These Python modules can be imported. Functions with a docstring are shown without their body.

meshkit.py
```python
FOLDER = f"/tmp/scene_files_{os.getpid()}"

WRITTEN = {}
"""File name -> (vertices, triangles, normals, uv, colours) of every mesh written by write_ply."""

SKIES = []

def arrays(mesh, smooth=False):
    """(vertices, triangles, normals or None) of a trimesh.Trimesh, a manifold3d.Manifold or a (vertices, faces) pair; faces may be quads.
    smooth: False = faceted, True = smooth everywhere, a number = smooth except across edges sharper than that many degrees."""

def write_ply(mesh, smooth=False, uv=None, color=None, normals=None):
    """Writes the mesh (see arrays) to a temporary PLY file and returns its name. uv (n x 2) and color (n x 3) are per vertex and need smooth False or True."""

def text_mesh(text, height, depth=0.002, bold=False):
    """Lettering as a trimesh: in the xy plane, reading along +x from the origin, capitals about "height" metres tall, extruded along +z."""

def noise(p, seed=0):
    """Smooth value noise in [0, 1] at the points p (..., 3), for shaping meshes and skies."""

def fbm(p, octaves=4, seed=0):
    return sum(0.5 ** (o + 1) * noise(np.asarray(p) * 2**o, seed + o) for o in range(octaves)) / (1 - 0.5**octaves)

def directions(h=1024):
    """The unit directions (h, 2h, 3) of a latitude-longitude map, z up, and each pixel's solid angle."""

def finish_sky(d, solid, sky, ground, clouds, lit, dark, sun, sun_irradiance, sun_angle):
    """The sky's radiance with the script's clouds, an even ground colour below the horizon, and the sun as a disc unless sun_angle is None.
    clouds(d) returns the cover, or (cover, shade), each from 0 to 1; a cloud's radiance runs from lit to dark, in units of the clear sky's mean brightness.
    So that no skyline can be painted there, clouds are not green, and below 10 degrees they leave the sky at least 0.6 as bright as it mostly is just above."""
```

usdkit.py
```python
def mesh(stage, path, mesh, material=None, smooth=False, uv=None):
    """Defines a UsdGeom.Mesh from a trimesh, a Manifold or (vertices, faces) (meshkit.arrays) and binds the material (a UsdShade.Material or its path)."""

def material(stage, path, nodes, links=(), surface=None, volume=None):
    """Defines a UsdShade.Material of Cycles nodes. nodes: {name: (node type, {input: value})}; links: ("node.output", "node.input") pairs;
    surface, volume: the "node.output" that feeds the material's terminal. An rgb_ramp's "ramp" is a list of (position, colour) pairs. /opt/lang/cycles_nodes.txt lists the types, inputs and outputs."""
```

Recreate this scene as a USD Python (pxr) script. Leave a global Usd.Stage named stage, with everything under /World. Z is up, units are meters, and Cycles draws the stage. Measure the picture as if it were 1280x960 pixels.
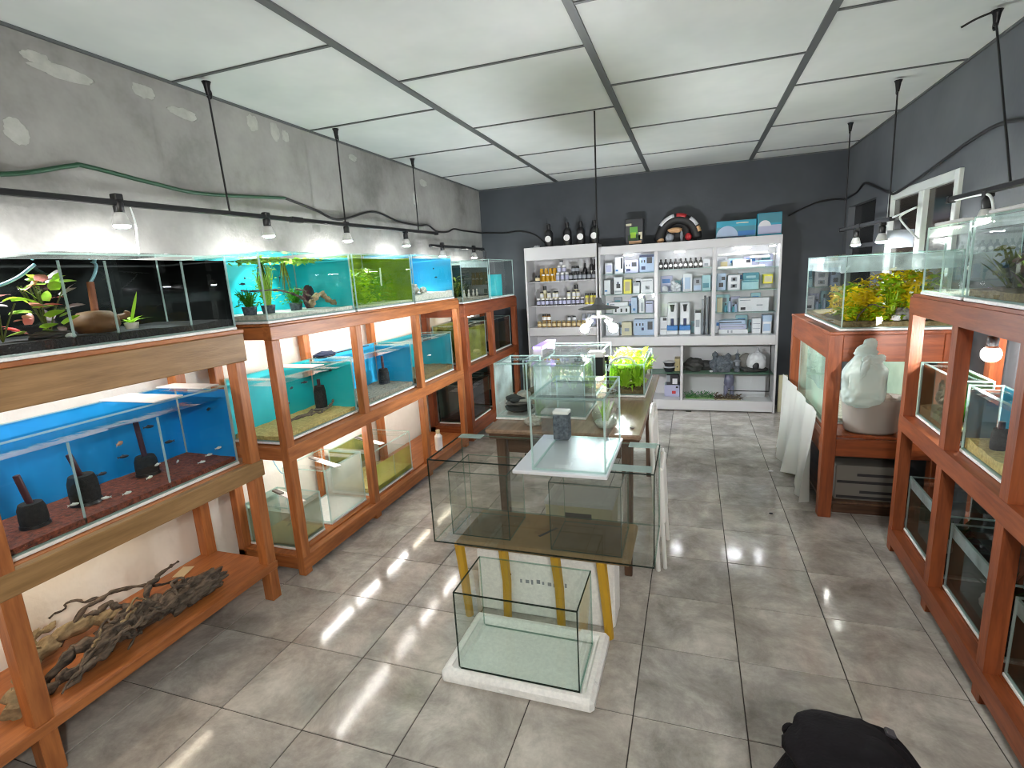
import math, random
import numpy as np, trimesh, usdkit, meshkit
from trimesh.creation import box as tbox, cylinder as tcyl, icosphere, revolve
from pxr import Usd, UsdGeom, Gf, Sdf

R = random.Random(7)
PI = math.pi
stage = Usd.Stage.CreateInMemory()
UsdGeom.SetStageUpAxis(stage, 'Z'); UsdGeom.SetStageMetersPerUnit(stage, 1.0)
UsdGeom.Xform.Define(stage, '/World')

# ---------------------------------------------------------------- camera, exposure, light strengths
F_PX, YAW, PITCH, ROLL, CAM_H = 655.3, .3358, -.2032, -.0554, 1.6547
EXPOSURE = 0.8
BULB, TUBE = 420.0, 26.0          # radiance of the bulbs and of the added tubes
def camera():
    cy, sy = math.cos(YAW), math.sin(YAW)
    fw = np.array([-sy*math.cos(PITCH), cy*math.cos(PITCH), math.sin(PITCH)])
    r0 = np.array([cy, sy, 0.]); u0 = np.cross(r0, fw)
    rt = r0*math.cos(ROLL)+u0*math.sin(ROLL); up = -r0*math.sin(ROLL)+u0*math.cos(ROLL)
    c = UsdGeom.Camera.Define(stage, '/World/camera')
    m = Gf.Matrix4d(*rt, 0, *up, 0, *(-fw), 0, 0, 0, CAM_H, 1)
    c.AddTransformOp().Set(m)
    c.CreateHorizontalApertureAttr(36.0); c.CreateVerticalApertureAttr(27.0)
    c.CreateFocalLengthAttr(36.0*F_PX/1280); c.CreateClippingRangeAttr((0.02, 100))
    c.CreateExposureAttr(EXPOSURE)
camera()

# ---------------------------------------------------------------- materials
MATS = {}
def lin(c):
    c = np.array(c, float)/255
    return tuple(np.where(c < .04045, c/12.92, ((c+.055)/1.055)**2.4))
def M(name, nodes, links=(), surface='p.BSDF'):
    MATS[name] = usdkit.material(stage, '/World/Looks/'+name, nodes, links, surface=surface)
def flat(name, rgb, rough=.5, **k):
    M(name, {'p': ('principled_bsdf', dict(base_color=lin(rgb), roughness=rough, **k))})
def mottled(name, a, b, scale=6, rough=.5, stretch=(1, 1, 1), bump=0, detail=5, lo=.35, hi=.65, bscale=None, **k):
    n = {'g': ('texture_coordinate', {}), 'm': ('mapping', {'scale': stretch}), 'n': ('noise_texture', dict(scale=scale, detail=detail, roughness=.6)),
         'r': ('rgb_ramp', {'ramp': [(lo, lin(a)), (hi, lin(b))]}), 'p': ('principled_bsdf', dict(roughness=rough, **k))}
    l = [('g.object', 'm.vector'), ('m.vector', 'n.vector'), ('n.fac', 'r.fac'), ('r.color', 'p.base_color')]
    if bump:
        n['n2'] = ('noise_texture', dict(scale=bscale or scale*4, detail=4)); n['b'] = ('bump', dict(strength=bump, distance=.01))
        l += [('m.vector', 'n2.vector'), ('n2.fac', 'b.height'), ('b.normal', 'p.normal')]
    M(name, n, l)
def glass(name, tint, base=.04, refl=(1, 1, 1), rough=0.0):
    M(name, {'w': ('layer_weight', dict(blend=.5)), 'pw': ('math', dict(math_type='power', value2=5.0)), 'ma': ('math', dict(math_type='multiply_add', value2=.9, value3=base)),
             't': ('transparent_bsdf', dict(color=tint)), 'g': ('glossy_bsdf', dict(color=refl, roughness=rough)), 'x': ('mix_closure', {})},
      [('w.facing', 'pw.value1'), ('pw.value', 'ma.value1'), ('ma.value', 'x.fac'), ('t.BSDF', 'x.closure1'), ('g.BSDF', 'x.closure2')], 'x.closure')
def film(name, rgb, cover, scale=9):
    "a patchy film on glass: lime, algae, or painted light haze"
    M(name, {'g': ('geometry', {}), 'n': ('noise_texture', dict(scale=scale, detail=4)), 'a': ('math', dict(math_type='multiply', value2=2*cover)),
             't': ('transparent_bsdf', {}), 'd': ('diffuse_bsdf', dict(color=lin(rgb))), 'l': ('translucent_bsdf', dict(color=lin(rgb))), 'dl': ('mix_closure', dict(fac=.5)), 'x': ('mix_closure', {})},
      [('g.position', 'n.vector'), ('n.fac', 'a.value1'), ('a.value', 'x.fac'), ('d.BSDF', 'dl.closure1'), ('l.BSDF', 'dl.closure2'), ('t.BSDF', 'x.closure1'), ('dl.closure', 'x.closure2')], 'x.closure')
def leafmat(name, a, b):
    M(name, {'g': ('geometry', {}), 'r': ('rgb_ramp', {'ramp': [(0, lin(a)), (1, lin(b))]}), 'p': ('principled_bsdf', dict(roughness=.45)), 't': ('translucent_bsdf', {}), 'x': ('mix_closure', dict(fac=.4))},
      [('g.random_per_island', 'r.fac'), ('r.color', 'p.base_color'), ('r.color', 't.color'), ('p.BSDF', 'x.closure1'), ('t.BSDF', 'x.closure2')], 'x.closure')
def emit(name, rgb, s):
    M(name, {'e': ('emission', dict(color=rgb, strength=s))}, (), 'e.emission')
def sheetmat(name, rgb, rough=.4, tr=.45):
    M(name, {'p': ('principled_bsdf', dict(base_color=lin(rgb), roughness=rough)), 't': ('translucent_bsdf', dict(color=lin(rgb))), 'x': ('mix_closure', dict(fac=tr))},
      [('p.BSDF', 'x.closure1'), ('t.BSDF', 'x.closure2')], 'x.closure')

mottled('ceiling_white', (206, 212, 210), (222, 226, 224), 1.2, .8)
flat('batten_grey', (88, 92, 92), .5)
# rough grey render above, white paint behind the racks
M('plaster', {'g': ('geometry', {}), 's': ('separate_xyz', {}), 'n': ('noise_texture', dict(scale=1.6, detail=6, roughness=.65)), 'r': ('rgb_ramp', {'ramp': [(.3, lin((110, 109, 106))), (.5, lin((144, 143, 140))), (.75, lin((166, 165, 162)))]}),
              'w': ('rgb_ramp', {'ramp': [(.3, lin((214, 206, 194))), (.7, lin((232, 228, 220)))]}), 'n3': ('noise_texture', dict(scale=3.0, detail=3)), 'j': ('math', dict(math_type='multiply_add', value2=.12, value3=1.36)), 'k': ('math', dict(math_type='greater_than')),
              'x': ('mix_color', {}), 'n2': ('noise_texture', dict(scale=30, detail=5)), 'b': ('bump', dict(strength=.25, distance=.01)), 'p': ('principled_bsdf', dict(roughness=.85))},
  [('g.position', 's.vector'), ('g.position', 'n.vector'), ('n.fac', 'r.fac'), ('n.fac', 'w.fac'), ('g.position', 'n3.vector'), ('n3.fac', 'j.value1'), ('s.z', 'k.value1'), ('j.value', 'k.value2'), ('k.value', 'x.fac'), ('w.color', 'x.a'), ('r.color', 'x.b'),
   ('x.result', 'p.base_color'), ('g.position', 'n2.vector'), ('n2.fac', 'b.height'), ('b.normal', 'p.normal')])
mottled('spackle', (160, 160, 155), (178, 178, 173), 14, .85)
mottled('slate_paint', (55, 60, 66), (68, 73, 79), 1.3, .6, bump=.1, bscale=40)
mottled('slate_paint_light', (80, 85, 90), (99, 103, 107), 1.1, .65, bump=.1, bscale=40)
mottled('wall_plain', (150, 148, 142), (165, 163, 158), 2, .8)
for i, (a, b) in enumerate([((132, 128, 122), (204, 199, 192)), ((128, 124, 119), (198, 194, 188)), ((138, 133, 127), (208, 203, 195))]):
    M('tile_%s' % 'abc'[i], {'g': ('geometry', {}), 'm': ('mapping', {'scale': (1, 1, 1), 'location': (i*3.7, i*1.3, 0)}), 'n': ('noise_texture', dict(scale=3.6, detail=8, roughness=.72, distortion=.3)),
      'r': ('rgb_ramp', {'ramp': [(.32, lin(a)), (.5, lin(((a[0]+b[0])/2, (a[1]+b[1])/2, (a[2]+b[2])/2))), (.68, lin(b))]}), 'n2': ('noise_texture', dict(scale=5, detail=5)),
      'q': ('math', dict(math_type='multiply_add', value2=.13, value3=.04)), 'n3': ('noise_texture', dict(scale=7, detail=2)), 'b': ('bump', dict(strength=.05, distance=.01)), 'p': ('principled_bsdf', dict(specular_ior_level=.5))},
      [('g.position', 'm.vector'), ('m.vector', 'n.vector'), ('n.fac', 'r.fac'), ('r.color', 'p.base_color'), ('g.position', 'n2.vector'), ('n2.fac', 'q.value1'), ('q.value', 'p.roughness'), ('g.position', 'n3.vector'), ('n3.fac', 'b.height'), ('b.normal', 'p.normal')])
flat('grout', (62, 58, 55), .9)
def wood(name, a, b, rough=.45, st=(14, 14, 1.4)):
    mottled(name, a, b, 3, rough, st, .12, 6, .3, .7)
for ax, st in (('x', (1.4, 14, 14)), ('y', (14, 1.4, 14)), ('z', (14, 14, 1.4))):
    wood('orange_wood_'+ax, (140, 80, 40), (186, 116, 62), .45, st)
    wood('red_wood_'+ax, (112, 54, 26), (154, 80, 40), .45, st)
    wood('olive_wood_'+ax, (128, 96, 58), (160, 124, 80), .5, st)
    wood('dark_wood_'+ax, (66, 46, 35), (104, 76, 58), .35, st)
wood('table_top', (128, 104, 86), (160, 134, 112), .22, (10, 1.2, 10))
wood('ply_side', (150, 122, 78), (178, 150, 100), .5, (14, 2, 14))
mottled('driftwood_dark', (40, 34, 29), (112, 98, 84), 9, .8, (4, 1, 4), .5)
mottled('driftwood_pale', (112, 96, 70), (160, 142, 108), 8, .8, (4, 1, 4), .4)
flat('white_melamine', (192, 192, 194), .35); flat('white_plastic', (232, 232, 230), .4); flat('grey_melamine', (190, 192, 196), .4)
flat('black_plastic', (22, 22, 24), .35); flat('dark_steel', (38, 38, 40), .35, metallic=.6); flat('black_rubber', (28, 27, 28), .6)
mottled('styrofoam', (228, 229, 228), (242, 242, 240), 60, .7, bump=.2, bscale=160)
glass('pane_clear', (.955, .98, .97), .016); glass('pane_green', (.90, .945, .925), .022); glass('pane_smoke', (.90, .925, .905), .055)
glass('cabinet_glass', (.97, .985, .98), .04)
glass('lid_glass', (.93, .965, .96), .09)
def edge(name, rgb, f=.35):
    M(name, {'p': ('principled_bsdf', dict(base_color=lin(rgb), roughness=.15)), 't': ('translucent_bsdf', dict(color=lin(rgb))), 'tr': ('transparent_bsdf', dict(color=(.84, .94, .91))), 'y': ('mix_closure', dict(fac=.5)), 'x': ('mix_closure', dict(fac=f))},
      [('p.BSDF', 'y.closure1'), ('t.BSDF', 'y.closure2'), ('y.closure', 'x.closure1'), ('tr.BSDF', 'x.closure2')], 'x.closure')
edge('edge_light', (206, 224, 224), .5); edge('edge_faint', (110, 140, 126), .8); edge('edge_rim', (206, 228, 224), .78); edge('edge_green', (120, 160, 140), .3); edge('edge_dark', (34, 48, 42), .3); edge('edge_soft', (64, 86, 76), .6)
M('water', {'f': ('fresnel', dict(IOR=1.55)), 'g': ('geometry', {}), 'n': ('noise_texture', dict(scale=14, detail=2)), 'b': ('bump', dict(strength=.12, distance=.01)), 't': ('transparent_bsdf', dict(color=(.86, .95, .97))), 'gl': ('glossy_bsdf', dict(roughness=.02)), 'x': ('mix_closure', {})},
  [('g.position', 'n.vector'), ('n.fac', 'b.height'), ('b.normal', 'gl.normal'), ('b.normal', 'f.normal'), ('f.fac', 'x.fac'), ('t.BSDF', 'x.closure1'), ('gl.BSDF', 'x.closure2')], 'x.closure')
film('lime_lit_haze', (206, 226, 228), .62); film('lit_haze', (214, 234, 234), .36, 4); film('green_film', (126, 164, 6), .3, 5); film('murk', (46, 66, 56), .6, 5); film('milky', (206, 214, 206), .6, 4); film('mint_film', (186, 218, 202), .7, 3); film('murk_pale', (158, 164, 146), .75, 4); film('brown_film', (100, 84, 46), .26, 6)  # the two whitish lime films also paint light scatter on the table tanks
film('yellow_film', (176, 188, 80), .55, 6)
mottled('blue_back', (0, 136, 214), (6, 150, 224), 3, .5); mottled('cyan_back', (22, 186, 200), (34, 198, 208), 3, .5); mottled('sky_back', (28, 168, 222), (40, 180, 228), 3, .5)
flat('black_back', (7, 9, 9), .6, specular_ior_level=.15); flat('grey_end', (132, 152, 158), .5); mottled('teal_back', (34, 160, 168), (30, 140, 160), 2, .5); mottled('murk_back', (30, 44, 40), (52, 66, 54), 4, .6)
mottled('green_back', (76, 120, 20), (150, 176, 24), 5, .7, lo=.3, hi=.7); mottled('olive_back', (86, 92, 40), (130, 132, 62), 5, .7); mottled('pale_back', (150, 176, 162), (180, 202, 188), 3, .6); mottled('brown_back', (64, 66, 30), (56, 124, 56), 3, .7)
for nm, a, b in (('red_gravel', (70, 34, 24), (134, 66, 44)), ('yellow_sand', (170, 152, 90), (206, 188, 122)), ('grey_gravel', (96, 94, 84), (150, 146, 130)), ('white_gravel', (176, 178, 168), (216, 216, 206)), ('black_gravel', (4, 4, 4), (18, 17, 16)), ('brown_soil', (84, 72, 44), (120, 108, 70))):
    mottled(nm, a, b, 60, .8, bump=.6, bscale=120)
mottled('sponge_black', (20, 21, 22), (40, 41, 42), 80, .9, bump=.5); mottled('sponge_grey', (64, 72, 82), (104, 112, 120), 60, .9, bump=.5)
flat('tube_maroon', (74, 40, 46), .4); flat('clay_brown', (98, 64, 30), .7); flat('tube_rust', (138, 76, 44), .6); flat('pale_plastic', (206, 200, 190), .5)
leafmat('leaf_lime', (170, 216, 60), (216, 240, 110)); leafmat('leaf_green', (60, 130, 20), (130, 190, 50)); leafmat('leaf_dark', (30, 66, 26), (70, 110, 44)); leafmat('leaf_yellow', (220, 196, 20), (250, 230, 70)); leafmat('leaf_moss', (150, 184, 16), (212, 226, 60))
leafmat('leaf_pink', (220, 140, 134), (240, 190, 180)); leafmat('leaf_fresh', (166, 204, 84), (196, 224, 120)); leafmat('leaf_mauve', (168, 150, 152), (190, 172, 170)); leafmat('leaf_olive', (90, 100, 30), (136, 140, 60)); leafmat('leaf_turf', (30, 120, 50), (70, 170, 80)); leafmat('leaf_brown', (90, 72, 50), (110, 120, 60))
leafmat('leaf_coral', (230, 110, 104), (240, 150, 120))
emit('bulb_white', (1, .985, .97), BULB); emit('bulb_pendant', (.95, .97, 1), BULB*2.0); emit('bulb_added', (1, .96, .9), BULB*2.2); emit('bulb_globe', (1, .98, .95), BULB*.8); emit('added_panel', (1, .96, .9), 8); emit('bulb_warm', (1, .86, .68), BULB*.8); emit('bulb_cool', (.95, .97, 1), BULB*2.4); emit('added_tube_white', (1, .96, .9), TUBE); emit('added_tube_warm', (1, .86, .66), TUBE*.4); emit('led_violet', (.55, .3, 1), 9); emit('cabinet_led', (.95, .96, 1), 60)  # second-pendant, tube and panel emitters belong to added, unseen lamps
flat('lamp_shade', (196, 196, 194), .4); flat('pendant_grey', (120, 122, 126), .35, metallic=.5)
sheetmat('plastic_sheet', (226, 228, 224), .4, .4); sheetmat('bag_plastic', (214, 230, 226), .35, .35); sheetmat('tub_plastic', (196, 190, 182), .3, .4)
flat('carton_grey', (112, 110, 104), .7); flat('carton_brown', (132, 104, 70), .7); flat('ink_dark', (40, 40, 44), .6)
mottled('cardboard_seat', (128, 104, 70), (150, 122, 84), 5, .7); mottled('olive_seat', (84, 92, 58), (106, 112, 74), 5, .6); flat('yellow_paint', (190, 148, 34), .4)
mottled('bag_black', (8, 6, 10), (17, 14, 19), 30, .8, bump=.3, specular_ior_level=.2); flat('bag_trim', (62, 60, 66), .5); flat('window_night', (12, 11, 10), .1); flat('window_dusk', (46, 40, 36), .12); flat('window_frame', (214, 220, 218), .4)
flat('cable_black', (20, 20, 22), .5); flat('cable_green', (26, 70, 46), .5); flat('hose_blue', (150, 200, 216), .3); flat('hose_white', (226, 232, 232), .35)
flat('white_gloss', (240, 243, 252), .26, metallic=.35); flat('violet_plastic', (176, 150, 232), .4); flat('net_navy', (26, 44, 72), .8); flat('silver', (190, 190, 192), .3, metallic=.7)
flat('gold_liquid', (176, 132, 22), .2); flat('label_white', (226, 226, 224), .5); flat('amber_jar', (120, 84, 30), .3); flat('cream', (206, 190, 150), .5); flat('lid_black', (26, 26, 28), .4)
flat('rock_black', (34, 36, 36), .6); flat('rock_grey', (110, 108, 104), .7); mottled('rock_pale', (150, 146, 138), (190, 186, 176), 12, .8)
flat('fish_dark', (34, 40, 56), .4); flat('fish_silver', (196, 200, 196), .25); flat('fish_orange', (150, 116, 92), .4)
for nm, c in dict(p_white=(206, 208, 213), p_blue=(40, 110, 176), p_paleblue=(158, 178, 204), p_teal=(60, 130, 146), p_navy=(34, 44, 84), p_yellow=(206, 196, 60), p_grey=(140, 146, 154), p_dark=(38, 40, 46), p_beige=(196, 190, 160), p_lav=(168, 170, 198), p_green=(84, 150, 50), p_red=(176, 40, 44), p_khaki=(160, 148, 106), p_aqua=(150, 192, 200), p_cyan=(40, 150, 178), p_tan=(190, 150, 110), p_purple=(96, 98, 124)).items():
    flat(nm, c, .45)

# ---------------------------------------------------------------- naming, things and parts
USED = {}
def fresh(parent, name):
    k = (parent, name); n = USED.get(k, 0); USED[k] = n+1
    return '%s/%s' % (parent, name if n == 0 else '%s_%03d' % (name, n))
def data(prim, **k):
    for a, b in k.items():
        if b: prim.SetCustomDataByKey(a, b)
def thing(name, label, cat, loc=(0, 0, 0), rot=0, group=None, kind=None):
    p = fresh('/World', name); x = UsdGeom.Xform.Define(stage, p)
    x.AddTranslateOp().Set(Gf.Vec3d(*map(float, loc))); x.AddRotateZOp().Set(float(rot))
    data(x.GetPrim(), label=label, category=cat, group=group, kind=kind)
    return p
def part(parent, name, mesh, mat, smooth=False, label=None, kind=None):
    p = fresh(parent, name); g = usdkit.mesh(stage, p, mesh, MATS[mat], smooth)
    data(g.GetPrim(), label=label, kind=kind)
    return p
def struct(name, mesh=None, mat=None, smooth=False, label=None):
    p = fresh('/World', name)
    if mesh is None: UsdGeom.Xform.Define(stage, p)
    else: usdkit.mesh(stage, p, mesh, MATS[mat], smooth)
    data(stage.GetPrimAtPath(p), kind='structure', label=label)
    return p
def one(name, mesh, mat, label, cat, loc=(0, 0, 0), smooth=False, group=None, kind=None, rot=0):
    p = fresh('/World', name); g = usdkit.mesh(stage, p, mesh, MATS[mat], smooth)
    g.AddTranslateOp().Set(Gf.Vec3d(*map(float, loc)))
    if rot: g.AddRotateZOp().Set(float(rot))
    data(g.GetPrim(), label=label, category=cat, group=group, kind=kind)
    return p
def dup(src, loc, rot=0, label=None, group=None):
    s = stage.GetPrimAtPath(src); cd = s.GetCustomData()
    base = src.rsplit('/', 1)[1]
    while base[-4:-3] == '_' and base[-3:].isdigit(): base = base[:-4]
    p = fresh('/World', base); x = UsdGeom.Xform.Define(stage, p)
    x.GetPrim().GetReferences().AddInternalReference(src)
    ops = UsdGeom.Xformable(x).GetOrderedXformOps()
    ops[0].Set(Gf.Vec3d(*map(float, loc))); ops[1].Set(float(rot))
    data(x.GetPrim(), label=label or cd.get('label'), category=cd.get('category'), group=group or cd.get('group'))
    x.GetPrim().SetInstanceable(True)
    return p

# ---------------------------------------------------------------- mesh helpers
cat = trimesh.util.concatenate
def bx(x0, x1, y0, y1, z0, z1):
    b = tbox((abs(x1-x0), abs(y1-y0), abs(z1-z0))); b.apply_translation(((x0+x1)/2, (y0+y1)/2, (z0+z1)/2)); return b
def rbx(x0, x1, y0, y1, z0, z1, r=.004):
    "box with chamfered edges"
    r = min(r, abs(x1-x0)*.3, abs(y1-y0)*.3, abs(z1-z0)*.3)
    v = []
    for i in range(8):
        sx, sy, sz = (i & 1)*2-1, (i >> 1 & 1)*2-1, (i >> 2)*2-1
        X, Y, Z = (x1 if sx > 0 else x0), (y1 if sy > 0 else y0), (z1 if sz > 0 else z0)
        v += [(X, Y-sy*r, Z-sz*r), (X-sx*r, Y, Z-sz*r), (X-sx*r, Y-sy*r, Z)]
    return trimesh.convex.convex_hull(np.array(v))
def tube(pts, rad, n=8, cap=True):
    pts = np.asarray(pts, float); m = len(pts); rad = np.broadcast_to(np.asarray(rad, float), (m,))
    t = np.gradient(pts, axis=0); t /= np.linalg.norm(t, axis=1)[:, None]+1e-12
    a = np.array([0, 0, 1.]) if abs(t[0][2]) < .9 else np.array([1., 0, 0])
    V = []
    for i in range(m):
        u = np.cross(t[i], a); u /= np.linalg.norm(u)+1e-12; a = np.cross(u, t[i]); a /= np.linalg.norm(a)+1e-12
        w = np.arange(n)*2*PI/n
        V.append(pts[i]+rad[i]*(np.cos(w)[:, None]*u+np.sin(w)[:, None]*a))
    V = np.vstack(V); Fc = []
    for i in range(m-1):
        for j in range(n):
            k = (j+1) % n
            Fc += [(i*n+j, i*n+k, (i+1)*n+k), (i*n+j, (i+1)*n+k, (i+1)*n+j)]
    if cap:
        V = np.vstack([V, pts[0], pts[-1]]); c0, c1 = m*n, m*n+1
        for j in range(n):
            k = (j+1) % n
            Fc += [(c0, k, j), (c1, (m-1)*n+j, (m-1)*n+k)]
    q = trimesh.Trimesh(V, Fc, process=False); q.fix_normals(); return q
def curve(pts, n=24):
    "smooth line through points (Catmull-Rom)"
    P = np.asarray(pts, float); P = np.vstack([2*P[0]-P[1], P, 2*P[-1]-P[-2]]); out = []
    for i in range(1, len(P)-2):
        for t in np.linspace(0, 1, max(2, n//(len(P)-3)), endpoint=False):
            a, b, c, d = P[i-1:i+3]
            out.append(.5*(2*b+(c-a)*t+(2*a-5*b+4*c-d)*t*t+(3*b-a-3*c+d)*t**3))
    out.append(P[-2]); return np.array(out)
def lathe(prof, n=16):
    return revolve(np.asarray(prof, float), sections=n)
def mv(m, x=0, y=0, z=0):
    m = m.copy(); m.apply_translation((x, y, z)); return m
def rz(m, deg):
    m = m.copy(); m.apply_transform(trimesh.transformations.rotation_matrix(math.radians(deg), (0, 0, 1))); return m
def rx(m, deg, ax=(1, 0, 0)):
    m = m.copy(); m.apply_transform(trimesh.transformations.rotation_matrix(math.radians(deg), ax)); return m
def blob(sx, sy, sz, seed=0, amp=.25, sub=3, freq=2.2):
    s = icosphere(sub, 1.0); v = np.array(s.vertices)
    v *= (1+amp*2*(meshkit.fbm(v*freq+seed*7.3+20, 3, seed)-.5))[:, None]
    s.vertices = v*np.array([sx, sy, sz]); return s
def ribbon(p0, d0, L, w, bend, n=6, tw=0):
    "a blade: starts at p0 along d0, bends down by gravity"
    p = np.array(p0, float); d = np.array(d0, float); d /= np.linalg.norm(d)
    side = np.cross(d, (0, 0, 1.)); side = side/np.linalg.norm(side) if np.linalg.norm(side) > 1e-3 else np.array([1., 0, 0])
    side = side*math.cos(tw)+np.cross(side, d)*math.sin(tw)
    V = []; Fc = []
    for i in range(n+1):
        t = i/n; hw = w*.5*(math.sin(PI*min(1, .18+t*.82))**.7+.02)
        V += [p-side*hw, p+side*hw]
        d = d+np.array([0, 0, -bend/n]); d /= np.linalg.norm(d); p = p+d*L/n
    for i in range(n):
        a = 2*i; Fc += [(a, a+1, a+3), (a, a+3, a+2)]
    return trimesh.Trimesh(V, Fc, process=False)
def blades(n, h, spread, w, seed, bend=.5, r0=.02):
    q = random.Random(seed); out = []
    for i in range(n):
        a = q.uniform(0, 2*PI); s = q.uniform(.1, 1)*spread
        out.append(ribbon((r0*math.cos(a)*q.random(), r0*math.sin(a)*q.random(), 0), (math.cos(a)*s, math.sin(a)*s, 1), h*q.uniform(.6, 1), w*q.uniform(.7, 1.2), bend*q.uniform(.4, 1.2), 6, q.uniform(-.6, .6)))
    return cat(out)
def thicket(n, sx, sy, sz, L, w, seed, up=.4):
    "leaves scattered in a box-like clump"
    q = random.Random(seed); out = []
    for i in range(n):
        p = (q.uniform(-sx, sx), q.uniform(-sy, sy), q.uniform(0, sz)); a = q.uniform(0, 2*PI)
        out.append(ribbon(p, (math.cos(a), math.sin(a), q.uniform(-.3, 1)*up*2), L*q.uniform(.5, 1.2), w*q.uniform(.6, 1.2), q.uniform(0, 1), 3, q.uniform(-1, 1)))
    return cat(out)

# ================================================================ THE SETTING
XL, XR, YB, YF, ZC = -2.62, 1.52, 6.63, -1.3, 2.755
TO = (-.1893, 1.723)
fl = struct('floor', label='grey mottled ceramic floor tiles with dark joints')
part(fl, 'slab', bx(XL-.1, XR+.1, YF-.1, YB+.1, -.08, -.004), 'grout')
for i in range(-7, 6):
    for j in range(-8, 14):
        x0, x1 = max(TO[0]+.4*i, XL), min(TO[0]+.4*i+.4, XR); y0, y1 = max(TO[1]+.4*j, YF), min(TO[1]+.4*j+.4, YB)
        if x1-x0 > .02 and y1-y0 > .02:
            part(fl, 'tile', rbx(x0+.0022, x1-.0022, y0+.0022, y1-.0022, -.012, R.uniform(-.0007, 0.0), .0012), 'tile_'+R.choice('abc'))
ce = struct('ceiling', label='white ceiling panels with grey joint strips')
part(ce, 'slab', bx(XL-.1, XR+.1, YF-.1, YB+.1, ZC+.012, ZC+.1), 'grout')
SX = [XL, -1.589, -.503, .584, XR]; OFF = [2.322, 2.870, 3.510, 4.094]; PIT = 1.0758
for c in range(4):
    ys = sorted(y for y in (OFF[c]+PIT*k for k in range(-6, 6)) if YF < y < YB)
    for a, b in zip([YF]+ys, ys+[YB]):
        part(ce, 'panel', rbx(SX[c]+.004, SX[c+1]-.004, a+.004, b-.004, ZC, ZC+.012, .002), 'ceiling_white')
    for y in ys:
        part(ce, 'batten', bx(SX[c]+.01, SX[c+1]-.01, y-.009, y+.009, ZC-.006, ZC+.002), 'batten_grey')
for x in SX[1:4]:
    part(ce, 'batten', bx(x-.020, x+.020, YF, YB, ZC-.010, ZC+.002), 'batten_grey')
wl = struct('wall_left', label='rough grey rendered wall, white below')
part(wl, 'render', bx(XL-.1, XL, YF-.1, YB+.1, -.05, ZC+.05), 'plaster')
for (y, z, a, b) in ((1.78, 2.63, .16, .035), (1.68, 2.66, .07, .03), (2.15, 2.66, .07, .04), (1.55, 2.34, .055, .06), (2.36, 2.61, .10, .035), (2.86, 2.68, .06, .06), (3.05, 2.67, .05, .07), (3.14, 2.66, .04, .05), (3.9, 2.66, .07, .03), (5.1, 2.63, .1, .04), (1.34, 2.6, .1, .05), (4.9, 2.45, .05, .09)):
    q = blob(.0018, a*.8, b*.8, int(y*100), .4, 3); part(wl, 'patch', mv(q, XL, y, z), 'spackle', True, label='pale filler patch')
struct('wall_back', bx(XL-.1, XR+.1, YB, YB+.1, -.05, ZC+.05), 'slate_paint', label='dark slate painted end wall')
struct('wall_front', bx(XL-.1, XR+.1, YF-.1, YF, -.05, ZC+.05), 'wall_plain')
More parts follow.
